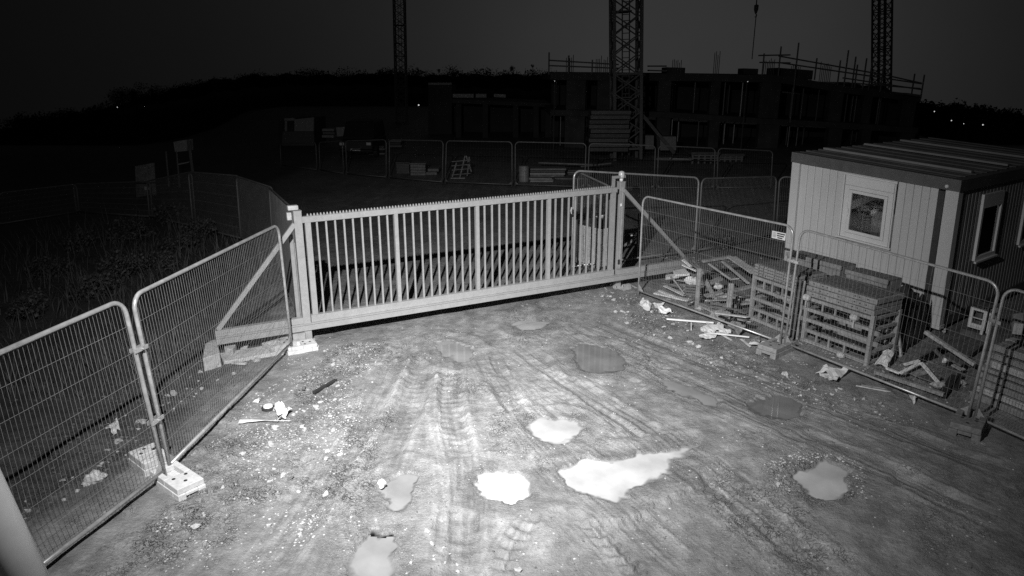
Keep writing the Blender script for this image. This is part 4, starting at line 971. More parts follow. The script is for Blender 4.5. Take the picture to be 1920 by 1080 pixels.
# grey box frame standing by the cabin side
o = at(1813,612,.28); e = (at(1840,620,.28)-o); e.z = 0; e.normalize(); d = Vector((-e.y, e.x, 0)); 
if d.y < 0: d = -d
t = thing('meter_box', 'pale box with a square opening on the dark block by the cabin side', 'box', o - VZ*.28)
def ob(n, u0, u1, v0, v1, z0, z1, m): b = MB(); b.obox(o+e*u0+d*v0+VZ*z0, e*(u1-u0), d*(v1-v0), VZ*(z1-z0)); return b.build(n, m, t, bevel=.004)
ob('front_frame', 0, .05, 0, .03, 0, .38, WHITEP); ob('front_frame', .21, .26, 0, .03, 0, .38, WHITEP); ob('front_frame', .051, .209, 0, .03, 0, .08, WHITEP); ob('front_frame', .051, .209, 0, .03, .30, .38, WHITEP)
ob('shelf', .051, .209, .002, .028, .17, .185, WHITEP); ob('back', 0, .26, .20, .23, 0, .38, DARKWOOD); ob('lid', -.01, .27, -.005, .24, .381, .40, DARKWOOD); ob('side_plate', .265, .285, .06, .25, -.04, .36, WHITEP); ob('foot_plate', .21, .25, .0, .03, -.07, -.002, WHITEP)
ob('base_block', -.1, .45, .05, .45, -.30, -.075, DARKWOOD)
slab([(1745,640),(1800,610),(1850,640),(1812,672)], .10, 'dark wet boards and rubble by the side of the cabin', DARKWOOD, 'board', 'board', .05)
slab([(1860,600),(1920,590),(1920,625),(1858,628)], .35, 'dark covered pile beyond the rightmost fence joint', DARKWOOD, 'covered_pile', 'pile', .3)
slab([(1900,588),(1920,586),(1920,608),(1902,606)], .55, 'pale lump of sacking on the covered pile at the right edge', CLOTH, 'sack', 'sack', .15)
# timber stack at the right edge
B0 = at(1820,748,0); ed = (at(1920,790,0)-B0); ed.normalize(); dn = Vector((-ed.y, ed.x, 0)); 
if dn.y < 0: dn = -dn
rows = [(0, .10), (.115, .09), (.22, .09), (.32, .085), (.42, .06), (.50, .10), (.62, .09), (.73, .10)]
names = ['lowest', 'second', 'third', 'fourth', 'fifth', 'sixth', 'seventh', 'topmost']
for k, (z, h) in enumerate(rows):
    off = .02*(k % 3) + (.10 if k > 4 else 0)
    for j in range(3):
        b = MB(); b.obox(B0 + ed*(off+random.uniform(-.03,.03)-.04*j) + dn*(.02*k*.3 + j*.17) + VZ*(z+.02), ed*2.4, dn*.155, VZ*(h-.012))
        tag(b.build('timber', [WOOD, PALEWOOD, WOOD, FORM][(k+j) % 4], bevel=.006), '%s timber from the ground in the %s row of the stack at the right edge' % (names[k], ('front', 'middle', 'back')[j]), 'timber', 'timbers stacked at the right edge')
    if k in (4,):
        for u in (.3, 1.4): 
            b = MB(); b.obox(B0 + ed*u + dn*.0 + VZ*(z+h+.013), ed*.08, dn*.5, VZ*.018); tag(b.build('spacer', WOOD), 'thin spacer lath in the timber stack at the right edge, %s one' % ('left' if u < 1 else 'right'), 'spacer', 'spacers in the timber stack')

# ------------------------------------------------------------------ loose stones: every one its own object, some of each shape
SH = []
for k in range(8):
    b = MB(); b.ball((0,0,0), 1, 7, 1); rr = random.Random(k+50); vs = []
    for x, y, z in b.v:
        q = 1+.25*math.sin(2.7*x+k)+.25*math.cos(3.9*y+2*z+k*1.7)+rr.uniform(-.12,.12); vs.append((x*q, y*q*.75, z*q*.5))
    me_ = bpy.data.meshes.new('stone'); me_.from_pydata(vs, [], b.f); SH.append(me_)
SHM = {}
def stone(x, y, r, label, group, m):
    key = (random.randrange(8), m.name)
    if key not in SHM:
        c = SH[key[0]].copy(); c.materials.append(m); SHM[key] = c
    o = bpy.data.objects.new('stone', SHM[key]); COL.objects.link(o); o.location = (x, y, tz(x, y)+r*.18)
    o.scale = (r, r*random.uniform(.8, 1.1), r*random.uniform(.7, 1.1)); o.rotation_euler = (random.uniform(-.3,.3), random.uniform(-.3,.3), random.uniform(0, 6.28))
    tag(o, label, 'stone', group)
def scatter(poly, n, r0, r1, label, group, dark=.08, bias=3.2):
    P = gpts(poly); lo_, hi_ = P.min(0), P.max(0); k = 0
    while k < n:
        x, y = random.uniform(lo_[0], hi_[0]), random.uniform(lo_[1], hi_[1])
        if polysd(np.array([x]), np.array([y]), P)[0] > 0: continue
        if any(polysd(np.array([x]), np.array([y]), g)[0] < .03 for g, _, _ in PUDL): continue
        r = r0+(r1-r0)*random.random()**bias; stone(x, y, r, label, group, STONED if random.random() < dark else STONE); k += 1
scatter([(360,900),(520,770),(640,760),(640,900),(560,1060),(330,1070)], 85, .012, .060, 'small pale stone on the trodden mud between the white fence foot and the wheel tracks', 'stones on the left of the yard')
scatter([(545,690),(590,650),(720,640),(690,780),(560,850),(470,830)], 54, .012, .055, 'small pale stone on the mud in front of the left gate post', 'stones by the left gate post')
scatter([(60,1000),(300,800),(520,660),(430,640),(250,760),(0,960)], 62, .018, .075, 'stone or lump on the dark ground behind the left fence', 'stones behind the left fence')
scatter([(1100,552),(1195,560),(1300,612),(1460,695),(1700,770),(1780,810),(1650,790),(1480,735),(1300,670),(1160,600)], 125, .012, .06, 'small pale stone in the gravel along the outside of the right fence', 'stones along the right fence')
scatter([(1440,870),(1500,850),(1500,900),(1480,925),(1440,900)], 14, .012, .03, 'small stone heaped at the left rim of the ragged grey puddle', 'stones at the ragged puddle')
scatter([(660,960),(760,990),(830,1000),(1000,1070),(640,1075)], 20, .014, .042, 'small pale stone at the lower edge of the yard left of the middle', 'stones at the lower edge')
# gravel: what nobody could count
def gravel(polys, n, r0, r1, m, name, label):
    b = MB(); base = [(1,0,0),(0,1,0),(-1,0,0),(0,-1,0),(0,0,.8),(0,0,-.5)]; fs = [(0,1,4),(1,2,4),(2,3,4),(3,0,4),(1,0,5),(2,1,5),(3,2,5),(0,3,5)]
    X = []; Y = []
    for P, wt in polys:
        P = gpts(P); lo_, hi_ = P.min(0), P.max(0); q = int(n*wt); xx = RNG.uniform(lo_[0], hi_[0], q*4); yy = RNG.uniform(lo_[1], hi_[1], q*4)
        ok = (polysd(xx, yy, P) < 0) & (RNG.random(q*4) < np.clip(.35+1.6*fbm(xx*1.7, yy*1.7, 88, 3), .03, 1))
        for g, _, _ in PUDL: ok &= polysd(xx, yy, g) > .02
        X.append(xx[ok][:q]); Y.append(yy[ok][:q])
    X = np.concatenate(X); Y = np.concatenate(Y); Z = terrain(X.copy(), Y.copy())
    for x, y, z in zip(X, Y, Z):
        r = r0+(r1-r0)*random.random()**2.5; a = random.uniform(0, 6.28); c, s = math.cos(a), math.sin(a); k = [random.uniform(.6, 1.25) for _ in range(6)]
        b.add([(x+(vx*c-vy*s)*r*k[i], y+(vx*s+vy*c)*r*k[i], z+vz*r*.7*k[i]+r*.1) for i, (vx, vy, vz) in enumerate(base)], fs)
    return stuff(tag(b.build(name, m), label, 'gravel'))
ALL = [(250,1075),(330,900),(560,640),(1110,545),(1200,560),(1460,660),(1900,850),(1900,1075)]
gravel([([(330,900),(560,650),(720,640),(640,900),(560,1075),(250,1075)], .38), ([(1090,550),(1200,555),(1460,655),(1760,790),(1650,800),(1450,740),(1250,650)], .36), (ALL, .20), ([(1430,870),(1520,848),(1620,860),(1620,930),(1500,940),(1450,910)], .06)], 5600, .004, .017, STONE, 'gravel', 'fine pale gravel strewn over the muddy yard')
gravel([(ALL, 1)], 1500, .006, .020, STONED, 'grit', 'dark crumbs of earth strewn over the muddy yard')
gravel([([(-60,1060),(300,830),(540,650),(400,600),(0,760)], 1)], 1400, .008, .035, STONED, 'rubble', 'dark earthy rubble on the ground behind the left fence')
gravel([([(1200,545),(1470,640),(1820,775),(1900,700),(1500,480),(1250,480)], 1)], 1200, .008, .03, STONE, 'rubble', 'pale rubble on the ground under the racks and the timber heap')

# ------------------------------------------------------------------ ribbed screen lying behind the right end of the gate
o = at(1070,490,0); e = at(1124,505,0)-o; L = e.length; e.normalize(); d = Vector((-e.y, e.x, 0))
if d.y < 0: d = -d
t = thing('ribbed_bin', 'pale upright ribbed bin with a dark cluttered top behind the right end of the gate', 'bin', o)
H = over(o, 1071, 418).z
for k in range(7):
    b = MB(); b.obox(o+e*(L*k/7)+VZ*.04, e*(L/7-.035), d*.05, VZ*(H-.04)); b.build('rib', CONC, t, bevel=.008)
for k in range(3):
    b = MB(); b.obox(o+e*(L+.002)+d*(.055+k*.17)+VZ*.04, e*-.05, d*.13, VZ*(H-.04)); b.build('rib', CONC, t, bevel=.008)
MB().obox(o+d*.055+e*.02+VZ*.02, e*(L-.08), d*.55, VZ*(H*.98)).build('body', DARKBLOCK, t)
MB().obox(o+d*.01+e*0+VZ*(H+.001), e*L, d*.6, VZ*.20).build('lid', BLACK, t, bevel=.02)
MB().obox(o-d*.01+VZ*.0, e*L, d*.08, VZ*.035).build('base_rail', CONC, t)
lump(o+e*.06+VZ*(H+.30), .07, 'white tub on the left of the ribbed bin', PAPER, 'tub', 'tub', 1.2, 61); lump(o+e*(L*.72)+d*.2+VZ*(H+.24), .13, 'crumpled pale sheet on top of the ribbed bin', PAPER, 'plastic_sheet', 'sheet', .35, 62)
# dark hand barrow behind the right gate post
o = at(1196,470,0); t = thing('post_winder', 'dark upright winch with a bright handle behind the right gate post', 'winch', o)
MB().bar(o, o+VZ*.95, .07, .07).build('post', BLACK, t); MB().bar(o+Vector((-.14,-.02,.62)), o+Vector((.06,-.02,.62)), .03, .05).build('handle', WHITEP, t); MB().bar(o+Vector((-.22,-.02,.40)), o+Vector((-.06,-.02,.40)), .02, .03).build('lever', WHITEP, t)
MB().bar(o+Vector((0,.0,.36)), o+Vector((-.62,-.15,.02)), .05, .05).build('stay', RACK, t)

# ------------------------------------------------------------------ further fence panels: the row behind the gate, across the yard and back along the left
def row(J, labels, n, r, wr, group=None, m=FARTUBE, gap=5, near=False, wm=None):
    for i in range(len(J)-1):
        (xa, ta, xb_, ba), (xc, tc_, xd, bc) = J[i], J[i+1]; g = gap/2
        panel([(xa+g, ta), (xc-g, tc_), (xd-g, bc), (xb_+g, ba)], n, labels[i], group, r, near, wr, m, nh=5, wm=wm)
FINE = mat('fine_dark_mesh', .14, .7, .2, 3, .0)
row([(1074,320,1069,500),(1313,333,1305,469)], ['fence panel behind the right gate post with its bright top tube'], 70, .022, .0017, None, TUBE)
row([(1313,335,1305,469),(1459,331,1452,440),(1700,345,1690,452)], ['fence panel left of the cabin behind the timber heap', 'fence panel running behind the cabin'], 60, .022, .0016, None, FARTUBE, 6)
row([(1082,322,1077,492),(1146,350,1143,522)], ['short fence panel running back from the right gate post'], 24, .020, .0016, None, FARTUBE, 3)
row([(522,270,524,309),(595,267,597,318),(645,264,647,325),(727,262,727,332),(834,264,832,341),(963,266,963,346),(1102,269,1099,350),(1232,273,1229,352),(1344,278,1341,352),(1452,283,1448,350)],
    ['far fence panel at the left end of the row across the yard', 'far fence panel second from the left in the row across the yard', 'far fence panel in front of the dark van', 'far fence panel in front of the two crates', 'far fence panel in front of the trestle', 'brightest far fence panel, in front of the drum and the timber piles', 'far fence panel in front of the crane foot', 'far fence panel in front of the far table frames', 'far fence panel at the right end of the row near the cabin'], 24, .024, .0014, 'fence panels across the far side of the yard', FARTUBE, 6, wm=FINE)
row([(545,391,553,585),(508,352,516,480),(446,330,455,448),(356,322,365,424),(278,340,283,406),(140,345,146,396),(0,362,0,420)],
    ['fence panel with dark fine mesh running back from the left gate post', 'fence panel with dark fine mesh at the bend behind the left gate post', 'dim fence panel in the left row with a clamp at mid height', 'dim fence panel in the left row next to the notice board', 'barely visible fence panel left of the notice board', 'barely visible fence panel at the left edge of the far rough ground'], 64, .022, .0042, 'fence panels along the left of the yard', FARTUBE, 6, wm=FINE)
# notice board on the left row
p0 = at(285,405,.0); a0 = over(p0, 253, 312); 
def boardpx(px, y, label, name, cat, m, th=.03):
    q = [aty(a, c, y) for a, c in px]; b = MB(); k = Vector((0, th, 0)); b.hexa([q[3], q[2], q[2]+k, q[3]+k, q[0], q[1], q[1]+k, q[0]+k]); return tag(b.build(name, m), label, cat)
yb = p0.y - .12
boardpx([(253,312),(289,305),(293,364),(256,370)], yb, 'dull rectangular board fixed to the left fence row', 'notice_board', 'board', FORMPLY)
boardpx([(271,350),(282,350),(282,356),(271,356)], yb-.06, 'small pale notice on the dull board on the left fence row', 'notice', 'sign', WHITEP, .01)

# ------------------------------------------------------------------ the concrete frame under construction beyond the yard
YB = 44.0
def BP(px, py, y=YB): return aty(px, py, y)
def interp(tab, x):
    for (a, c), (d, e) in zip(tab, tab[1:]):
        if x <= d: return c+(e-c)*(x-a)/(d-a)
    return tab[-1][1]
ROOFL = [(1032,136),(1250,138),(1460,141),(1600,163),(1728,178)]
MIDL = [(1032,206),(1250,210),(1430,222),(1600,231),(1722,240)]
GRL = [(1032,276),(1722,292)]
build = thing('concrete_frame_building', 'unfinished two storey concrete frame building with props between its floors beyond the yard', 'building', (BP(1380, 280).x, YB, 0))
def slabpart(tab, thick, depth, name, m, y0=YB, x0=None, x1=None, parent=build):
    pts = [(x, y) for x, y in tab]; b = MB()
    for (a, c), (d, e) in zip(pts, pts[1:]):
        p, q = BP(a, c, y0), BP(d, e, y0); k = Vector((0, depth, 0)); th = Vector((0, 0, -thick))
        b.hexa([p+th, q+th, q+th+k, p+th+k, p, q, q+k, p+k])
    return b.build(name, m, parent)
slabpart(ROOFL, .42, 13, 'roof_slab', BUILD); slabpart(MIDL, .34, 13, 'floor_slab', BUILD)
slabpart([(a, c-1.5) for a, c in ROOFL[:3]], .30, 2.0, 'parapet_formwork', BUILDDARK, YB+3)
def wallpx(x0, x1, top_tab, bot_tab, y0, depth, name, m, parent=build, dz=0.0):
    xm = (x0+x1)/2; t0, t1 = interp(top_tab, x0), interp(top_tab, x1); b0, b1 = interp(bot_tab, x0), interp(bot_tab, x1)
    p, q, r, s_ = BP(x0, b0, y0), BP(x1, b1, y0), BP(x1, t1, y0), BP(x0, t0, y0); k = Vector((0, depth, 0)); off = Vector((0, 0, -dz))
    x_l, x_r = (p.x+s_.x)/2, (q.x+r.x)/2
    p.x = s_.x = x_l; q.x = r.x = x_r
    b = MB(); b.hexa([p, q, q+k, p+k, s_+off, r+off, r+off+k, s_+off+k]); return b.build(name, m, parent)
cols = [(1062,1098),(1120,1150),(1234,1258),(1332,1350),(1425,1462),(1556,1580),(1618,1634),(1690,1716)]
for a, c in cols:
    wallpx(a, c, ROOFL, [(x, y-1) for x, y in MIDL], YB+.25, .5, 'column', BUILD, dz=.43)
    wallpx(a-3, c-2, MIDL, GRL, YB+.25, .5, 'column', BUILD, dz=.35)
wallpx(1034, 1722, ROOFL, MIDL, YB+9, .3, 'rear_wall', BUILDDARK, dz=.45); wallpx(1034, 1722, MIDL, GRL, YB+9, .3, 'rear_wall', BUILDDARK, dz=.36)
pr = random.Random(3)
for tab_t, tab_b, dz in ((ROOFL, MIDL, .43), (MIDL, GRL, .35)):
    x = 1040
    while x < 1700:
        x += pr.uniform(8, 17)
        if any(a-4 < x < c+4 for a, c in cols): continue
        y0 = YB+pr.uniform(.8, 5.5); xx = x
        T, B = BP(xx, interp(tab_t, xx), YB), BP(xx, interp(tab_b, xx), YB); o = Vector((T.x, y0, min(B.z, T.z-1)+.0))
        MB().tube([Vector((T.x, y0, B.z)), Vector((T.x, y0, T.z-dz-.002))], pr.uniform(.028, .045), 6).build('prop', PROP if pr.random() < .5 else SCAF, build)
# starter bars that stick out of the roof
for x0, n, hh in ((1068,5,34),(1122,4,32),(1135,3,30),(1194,3,30),(1268,6,26),(1342,4,44),(1545,7,36),(1490,6,24),(1440,7,30)):
    b = MB()
    for k in range(n):
        x = x0+(k-(n-1)/2)*3.2; p = BP(x, interp(ROOFL, x)+1, YB+1.2+.3*(k % 2)); q = BP(x, interp(ROOFL, x)-hh*pr.uniform(.8, 1.05), YB+1.2+.3*(k % 2)); q.x = p.x; b.tube([p, q], .022, 5)
    b.build('starter_bars', SCAF, build)
slabpart([(1460,127),(1525,132)], .55, 2.0, 'upstand', BUILDDARK, YB+1.0); slabpart([(1250,126),(1285,127)], .42, 1.5, 'upstand', BUILDDARK, YB+1.5); slabpart([(1395,128),(1422,129)], .35, 1.2, 'upstand', BUILDDARK, YB+1.5)
# scaffold guard rails round the roof
sca = thing('scaffold', 'scaffold guard rails and standards round the roof of the concrete frame', 'scaffold', (BP(1380, 140).x, YB-.3, BP(1380, 140).z))
ys_ = YB-.35
for x, t_, b_ in ((1029,98,140),(1066,104,138),(1110,112,138),(1150,110,138),(1481,80,230),(1459,87,142),(1429,100,141),(1582,94,163),(1570,113,160),(1597,106,165),(1527,109,150),(1617,109,168),(1628,110,170),(1650,119,172),(1709,138,178),(1726,140,186),(1602,121,165)):
    p, q = BP(x, b_, ys_), BP(x, t_, ys_); q.x = p.x; MB().tube([p, q], .045, 6).build('standard', SCAF, sca)
for a, c in (((1029,113),(1160,121)),((1029,123),(1160,128)),((1422,104),(1482,103)),((1424,117),(1482,118)),((1460,105),(1672,143)),((1465,118),(1728,157)),((1580,146),(1728,168)),((1600,156),(1726,166)),((1214,124),(1250,124)),((1214,132),(1250,133)),((1670,143),(1728,156))):
    MB().tube([BP(*a, ys_+.06), BP(*c, ys_+.06)], .042, 6).build('ledger', SCAF, sca)
b = MB(); p, q = BP(1700, 178, YB-1.2), BP(1728, 182, YB-1.2); b.obox(p, q-p, Vector((0, 1.2, 0)), VZ*.12); b.build('deck', SCAF, sca)
# lower wing on the left
YW = 52.0
wing = thing('low_concrete_wing', 'low dark concrete wing with square columns left of the crane', 'building', (BP(950, 250, YW).x, YW, 0))
def wpart(n, px, y0, dep, m):
    q = [BP(a, c, y0) for a, c in px]; k = Vector((0, dep, 0)); b = MB(); b.hexa([q[3], q[2], q[2]+k, q[3]+k, q[0], q[1], q[1]+k, q[0]+k]); return b.build(n, m, wing)
wpart('roof_slab', [(848,186),(1032,194),(1032,201),(848,193)], YW, 8, BUILDDARK)
for x in (855, 905, 962, 1000, 1022): wpart('column', [(x,194),(x+10,194.5),(x+10,262),(x,262)], YW+.3, .5, BUILDDARK)
wpart('rear_wall', [(848,194),(1030,200),(1030,262),(848,262)], YW+6, .3, BUILDDARK)
for a, c in ((803,847), ): wpart('parapet_strip', [(a,155),(c,155),(c,159),(a,159)], YW+3, .2, CONC)
wpart('pale_parapet', [(849,176),(888,176),(888,183),(849,183)], YW-.4, .15, CONC); wpart('pale_parapet', [(892,176),(912,176),(912,183),(892,183)], YW-.4, .15, CONC); wpart('pale_parapet', [(926,176),(948,177),(948,183),(926,182)], YW-.4, .15, CONC)
wpart('tower_wall', [(803,159),(847,160),(847,262),(803,262)], YW+3.5, 4, BUILDDARK)

# ------------------------------------------------------------------ tower cranes
def crane(x0, x1, ybase, y, label, m, ladder=True, ztop=16, bay=None, lean=0.0):
    B = at((x0+x1)/2, ybase, 0) if y is None else aty((x0+x1)/2, ybase, y); B.z = 0; y = B.y
    W = (aty(x1, 60, y)-aty(x0, 60, y)).x; cx = aty((x0+x1)/2, 20, y).x; r = W*.052; h = W/2-r
    t = thing('tower_crane', label, 'tower crane', (cx, y, 0)); bay = bay or W*.62
    cs = [(-h, -h), (h, -h), (h, h), (-h, h)]
    for a, c in cs: MB().obox((cx+a-r, y+c-r, -.02), (2*r, 0, 0), (0, 2*r, 0), (0, 0, ztop)).build('mast_leg', m, t)
    for k in range(4):
        (a, c), (d, e) = cs[k], cs[(k+1) % 4]; b = MB(); z = .6
        i = 0
        while z < ztop-bay:
            p0, p1 = Vector((cx+a, y+c, z)), Vector((cx+d, y+e, z)); up_ = VZ*bay
            b.bar(p0, p1+up_, r*.8, r*.8); b.bar(p1, p0+up_, r*.75, r*.75)
            if i % 4 == 0: b.bar(p0, p1, r*1.3, r*1.3)
            z += bay; i += 1
        b.build('lattice_face', m, t)
    if ladder:
        b = MB()
        for s in (-.12, .12): b.tube([(cx+s*W, y, .2), (cx+s*W, y, ztop-.2)], r*.45, 5)
        z = .4
        while z < ztop-.3: b.bar((cx-.12*W, y, z), (cx+.12*W, y, z), r*.5, r*.5); z += .3
        b.build('ladder', m, t)
        for z in (3.2, 7.4, 11.5): MB().box((cx-h*.9, y-h*.9, z), (cx+h*.3, y+h*.9, z+.05)).build('landing', m, t)
    if lean: t.rotation_euler = (0, lean, 0)
    return t, cx, y, W
tcn_, cx, cy, cw = crane(1158, 1214, 268, 38.0, 'thick tower crane mast in front of the concrete building', CRANE, lean=-.045)
MB().bar((cx+cw*.4, cy, 2.6), (cx+cw*1.7, cy, .2), .16, .16).build('raking_brace', CRANE, tcn_); MB().bar((cx+cw*.2, cy-.3, 1.8), (cx-cw*.6, cy-.6, .1), .12, .12).build('raking_brace', CRANE, tcn_)
crane(733, 755, 200, 72.0, 'slender tower crane mast on the left against the night sky', CRANE, True, 20, lean=.025)
crane(1671, 1698, 185, 62.0, 'slender tower crane mast rising behind the right end of the building', CRANE, True, 20, lean=-.14)
yk = 47.0; o = BP(1418, 15, yk); t = thing('crane_hook', 'crane hook block hanging on its rope above the building', 'crane hook', o)
MB().tube([BP(1418, 10, yk), BP(1418, 10, yk)+VZ*9], .035, 6).build('hoist_rope', CRANE, t)
MB().tube([o+VZ*.20, o+VZ*.16, o-VZ*.10, o-VZ*.30, o-VZ*.34], [.06,.14,.13,.07,.03], 10).build('hook_block', CRANE, t)
MB().tube([o-VZ*.33, o+Vector((.07,0,-.42)), o+Vector((.05,0,-.52)), o+Vector((-.04,0,-.52))], .03, 6).build('hook', CRANE, t)
p = BP(1418, 26, yk); q = BP(1417, 111, yk); q.x = p.x; MB().tube([p, q], .028, 6).build('sling', CRANE, t)

# ------------------------------------------------------------------ things standing about the far yard
def boxthing(px, y, dep, label, name, cat, m, group=None, extra=None):
    q = [aty(a, c, y) for a, c in px]; k = Vector((0, dep, 0)); b = MB(); b.hexa([q[3], q[2], q[2]+k, q[3]+k, q[0], q[1], q[1]+k, q[0]+k]); return tag(b.build(name, m, bevel=.01), label, cat, group)
def stackthing(px0, px1, yt, yb, y, dep, n, label, name, cat, part, ms, gapf=.25):
    B = aty((px0+px1)/2, yb, y); t = thing(name, label, cat, (B.x, y, 0)); zb = max(0, aty(px0, yb, y).z); zt = aty(px0, yt, y).z; xa, xb_ = aty(px0, (yt+yb)/2, y).x, aty(px1, (yt+yb)/2, y).x
    for k in range(n):
        h = (zt-zb)/n; j = pr.uniform(-.06, .06); MB().box((xa+j, y+pr.uniform(0,.05), zb+h*k), (xb_+j, y+dep, zb+h*(k+1-gapf))).build(part, ms[k % len(ms)], t)
    return t
# a site hut with a dark opening
yh = 46.0; B = aty(560, 300, yh); t = thing('site_hut', 'pale site hut with a dark doorway far off on the left', 'hut', (B.x, yh, 0))
def hp(n, px, dep, m, y0=yh): q = [aty(a, c, y0) for a, c in px]; k = Vector((0, dep, 0)); b = MB(); b.hexa([q[3], q[2], q[2]+k, q[3]+k, q[0], q[1], q[1]+k, q[0]+k]); b.build(n, m, t)
hp('front_panel', [(552,224),(588,220),(588,246),(552,246)], .2, CONC); hp('door_frame', [(534,226),(538,226),(538,246),(534,246)], .2, CONC); hp('door_leaf', [(538.3,228),(551.6,227),(551.6,246),(538.3,246)], .1, BUILDDARK, yh+.12); hp('lintel', [(533,222),(552,221),(552,226),(533,227)], .2, CONC)
hp('lower_wall', [(530,246.5),(588,246.5),(590,280),(528,280)], .25, DARKBLOCK); hp('body', [(522,224),(588,222),(590,280),(522,280)], 3, BUILDDARK, yh+.3)
stackthing(604, 626, 240, 258, 45, 1.2, 3, 'dim stack of pale boards right of the site hut', 'board_stack', 'stack', 'board', [CONC, WOOD]); boxthing([(630,239),(664,237),(665,254),(632,256)], 44, .8, 'pale sheet covered load right of the board stack', 'covered_load', 'load', CONC)
stackthing(690, 720, 273, 290, 40, 1.2, 4, 'dim stack of boards right of the dark van', 'board_stack', 'stack', 'board', [WOOD, DARKWOOD]); stackthing(728, 752, 262, 276, 44, 1.5, 3, 'small dim stack of boards behind the left crates', 'board_stack', 'stack', 'board', [WOOD, DARKWOOD])
# dark van with its lights glinting
yv = 38.0; B = aty(668, 300, yv); t = thing('parked_van', 'dark van parked in the far yard with a glinting lamp and number plate', 'van', (B.x, yv, 0)); z0 = .35
def vb(n, x0, x1, y0, y1, z0, z1, m): MB().box((B.x+x0, yv+y0, z0), (B.x+x1, yv+y1, z1)).build(n, m, t)
b = MB(); b.hexa([(B.x-.9,yv,z0),(B.x+.9,yv,z0),(B.x+.9,yv+4.4,z0),(B.x-.9,yv+4.4,z0),(B.x-.9,yv+.05,1.0),(B.x+.9,yv+.05,1.0),(B.x+.9,yv+4.4,1.0),(B.x-.9,yv+4.4,1.0)]); b.build('body', BLACK, t, bevel=.08)
b = MB(); b.hexa([(B.x-.88,yv+.8,1.002),(B.x+.88,yv+.8,1.002),(B.x+.88,yv+4.4,1.002),(B.x-.88,yv+4.4,1.002),(B.x-.78,yv+1.5,1.9),(B.x+.78,yv+1.5,1.9),(B.x+.78,yv+4.3,1.9),(B.x-.78,yv+4.3,1.9)]); b.build('cab', BLACK, t, bevel=.08)
for s in (-1, 1):
    vb('headlight', s*.72-.12, s*.72+.12, -.03, .04, .74, .88, WHITEP)
    for yy in (.9, 3.5): b = MB(); b.tube([(B.x+s*.92-.1, yv+yy, .33), (B.x+s*.92+.1, yv+yy, .33)], .33, 16); b.build('wheel', BLACK, t)
vb('number_plate', -.26, .26, -.04, -.005, .45, .56, WHITEP)
# crates, trestle, drum and timber piles just beyond the far fence
def crate_far(px0, px1, yt, yb, y, dep, label, m):
    B = aty((px0+px1)/2, yb, y); t = thing('crate', label, 'crate', (B.x, y, 0)); xa, xb_ = aty(px0, yb, y).x, aty(px1, yb, y).x; zt = aty(px0, yt, y).z; n = 4
    for k in range(n): MB().box((xa, y, zt*k/n+.01), (xb_, y+.03, zt*(k+.8)/n)).build('slat', m, t)
    MB().box((xa+.02, y+.032, .01), (xb_-.02, y+dep, zt*.96)).build('body', DARKWOOD, t); MB().box((xa-.03, y-.02, zt), (xb_+.03, y+dep+.02, zt+.04)).build('lid', m, t)
crate_far(744, 768, 306, 330, 32.0, .8, 'dark crate with a pale lid edge beyond the far fence', DARKWOOD); crate_far(770, 798, 308, 329, 31.4, .8, 'paler crate beside the dark one beyond the far fence', WOOD)
stackthing(800, 820, 315, 328, 31.5, 1.0, 2, 'low pallet right of the two crates', 'pallet', 'pallet', 'deck_board', [WOOD])
yt_ = 30.5; t = thing('trestle', 'slatted trestle standing beyond the far fence', 'trestle', (aty(862, 333, yt_).x, yt_, 0))
for a, c in (((872,292),(862,334)),((874,292),(884,322)),((856,305),(848,332)),((880,294),(876,330))): MB().bar(aty(*a, yt_), aty(*c, yt_), .05, .05).build('leg', WOOD, t)
for yy in (302, 310, 318, 327): MB().bar(aty(847, yy+1, yt_-.06), aty(882, yy-2, yt_-.06), .045, .03).build('rung', WOOD, t)
MB().bar(aty(845, 334, yt_-.2), aty(872, 334, yt_-.2), .06, .03).build('foot_board', PALEWOOD, t)
yd = 29.6; c = aty(982, 342, yd); zt = aty(982, 311, yd).z; b = MB(); b.tube([(c.x, yd, -.02), (c.x, yd, zt*.33), (c.x, yd, zt*.34), (c.x, yd, zt*.66), (c.x, yd, zt*.67), (c.x, yd, zt)], [.21,.21,.22,.21,.22,.21], 18)
t = thing('drum', 'dull steel drum standing just beyond the brightest far fence panel', 'drum', (c.x, yd, 0)); b.build('body', RACK, t, smooth=False); b = MB(); b.tube([(c.x, yd, zt+.001), (c.x, yd, zt+.02)], [.215, .20], 18); b.build('lid', DARKBLOCK, t)
stackthing(993, 1036, 334, 342, 29.4, .6, 3, 'low pile of pale lengths of timber beside the drum', 'timber_pile', 'timber pile', 'timber', [PALEWOOD, WOOD]); stackthing(993, 1060, 315, 332, 30.6, .8, 4, 'longer pile of timber with pale edges behind the low pile', 'timber_pile', 'timber pile', 'timber', [WOOD, PALEWOOD, DARKWOOD])
stackthing(1040, 1100, 334, 343, 30.0, .7, 2, 'dark pile of boards right of the low timber pile', 'timber_pile', 'timber pile', 'timber', [DARKWOOD, WOOD]); stackthing(1064, 1112, 318, 330, 31.5, .8, 3, 'dim pile of boards behind the dark pile', 'timber_pile', 'timber pile', 'timber', [DARKWOOD, WOOD])
p, q = aty(1010, 305, 33), aty(1120, 309, 32.5); tag(MB().bar(p, q, .1, .06).build('plank', WOOD), 'long plank lying across the timber piles beyond the far fence', 'plank')
q = MB().bar(aty(1090, 312, 32), aty(1145, 306, 33), .1, .06); tag(q.build('plank', WOOD), 'second long plank slanting up to the right of the timber piles', 'plank')
stackthing(1106, 1180, 206, 284, 36.5, 1.4, 9, 'tall stack of formwork sheets beside the crane foot', 'sheet_stack', 'stack', 'sheet', [DARKWOOD, FORMPLY, FORMPLY], .2)
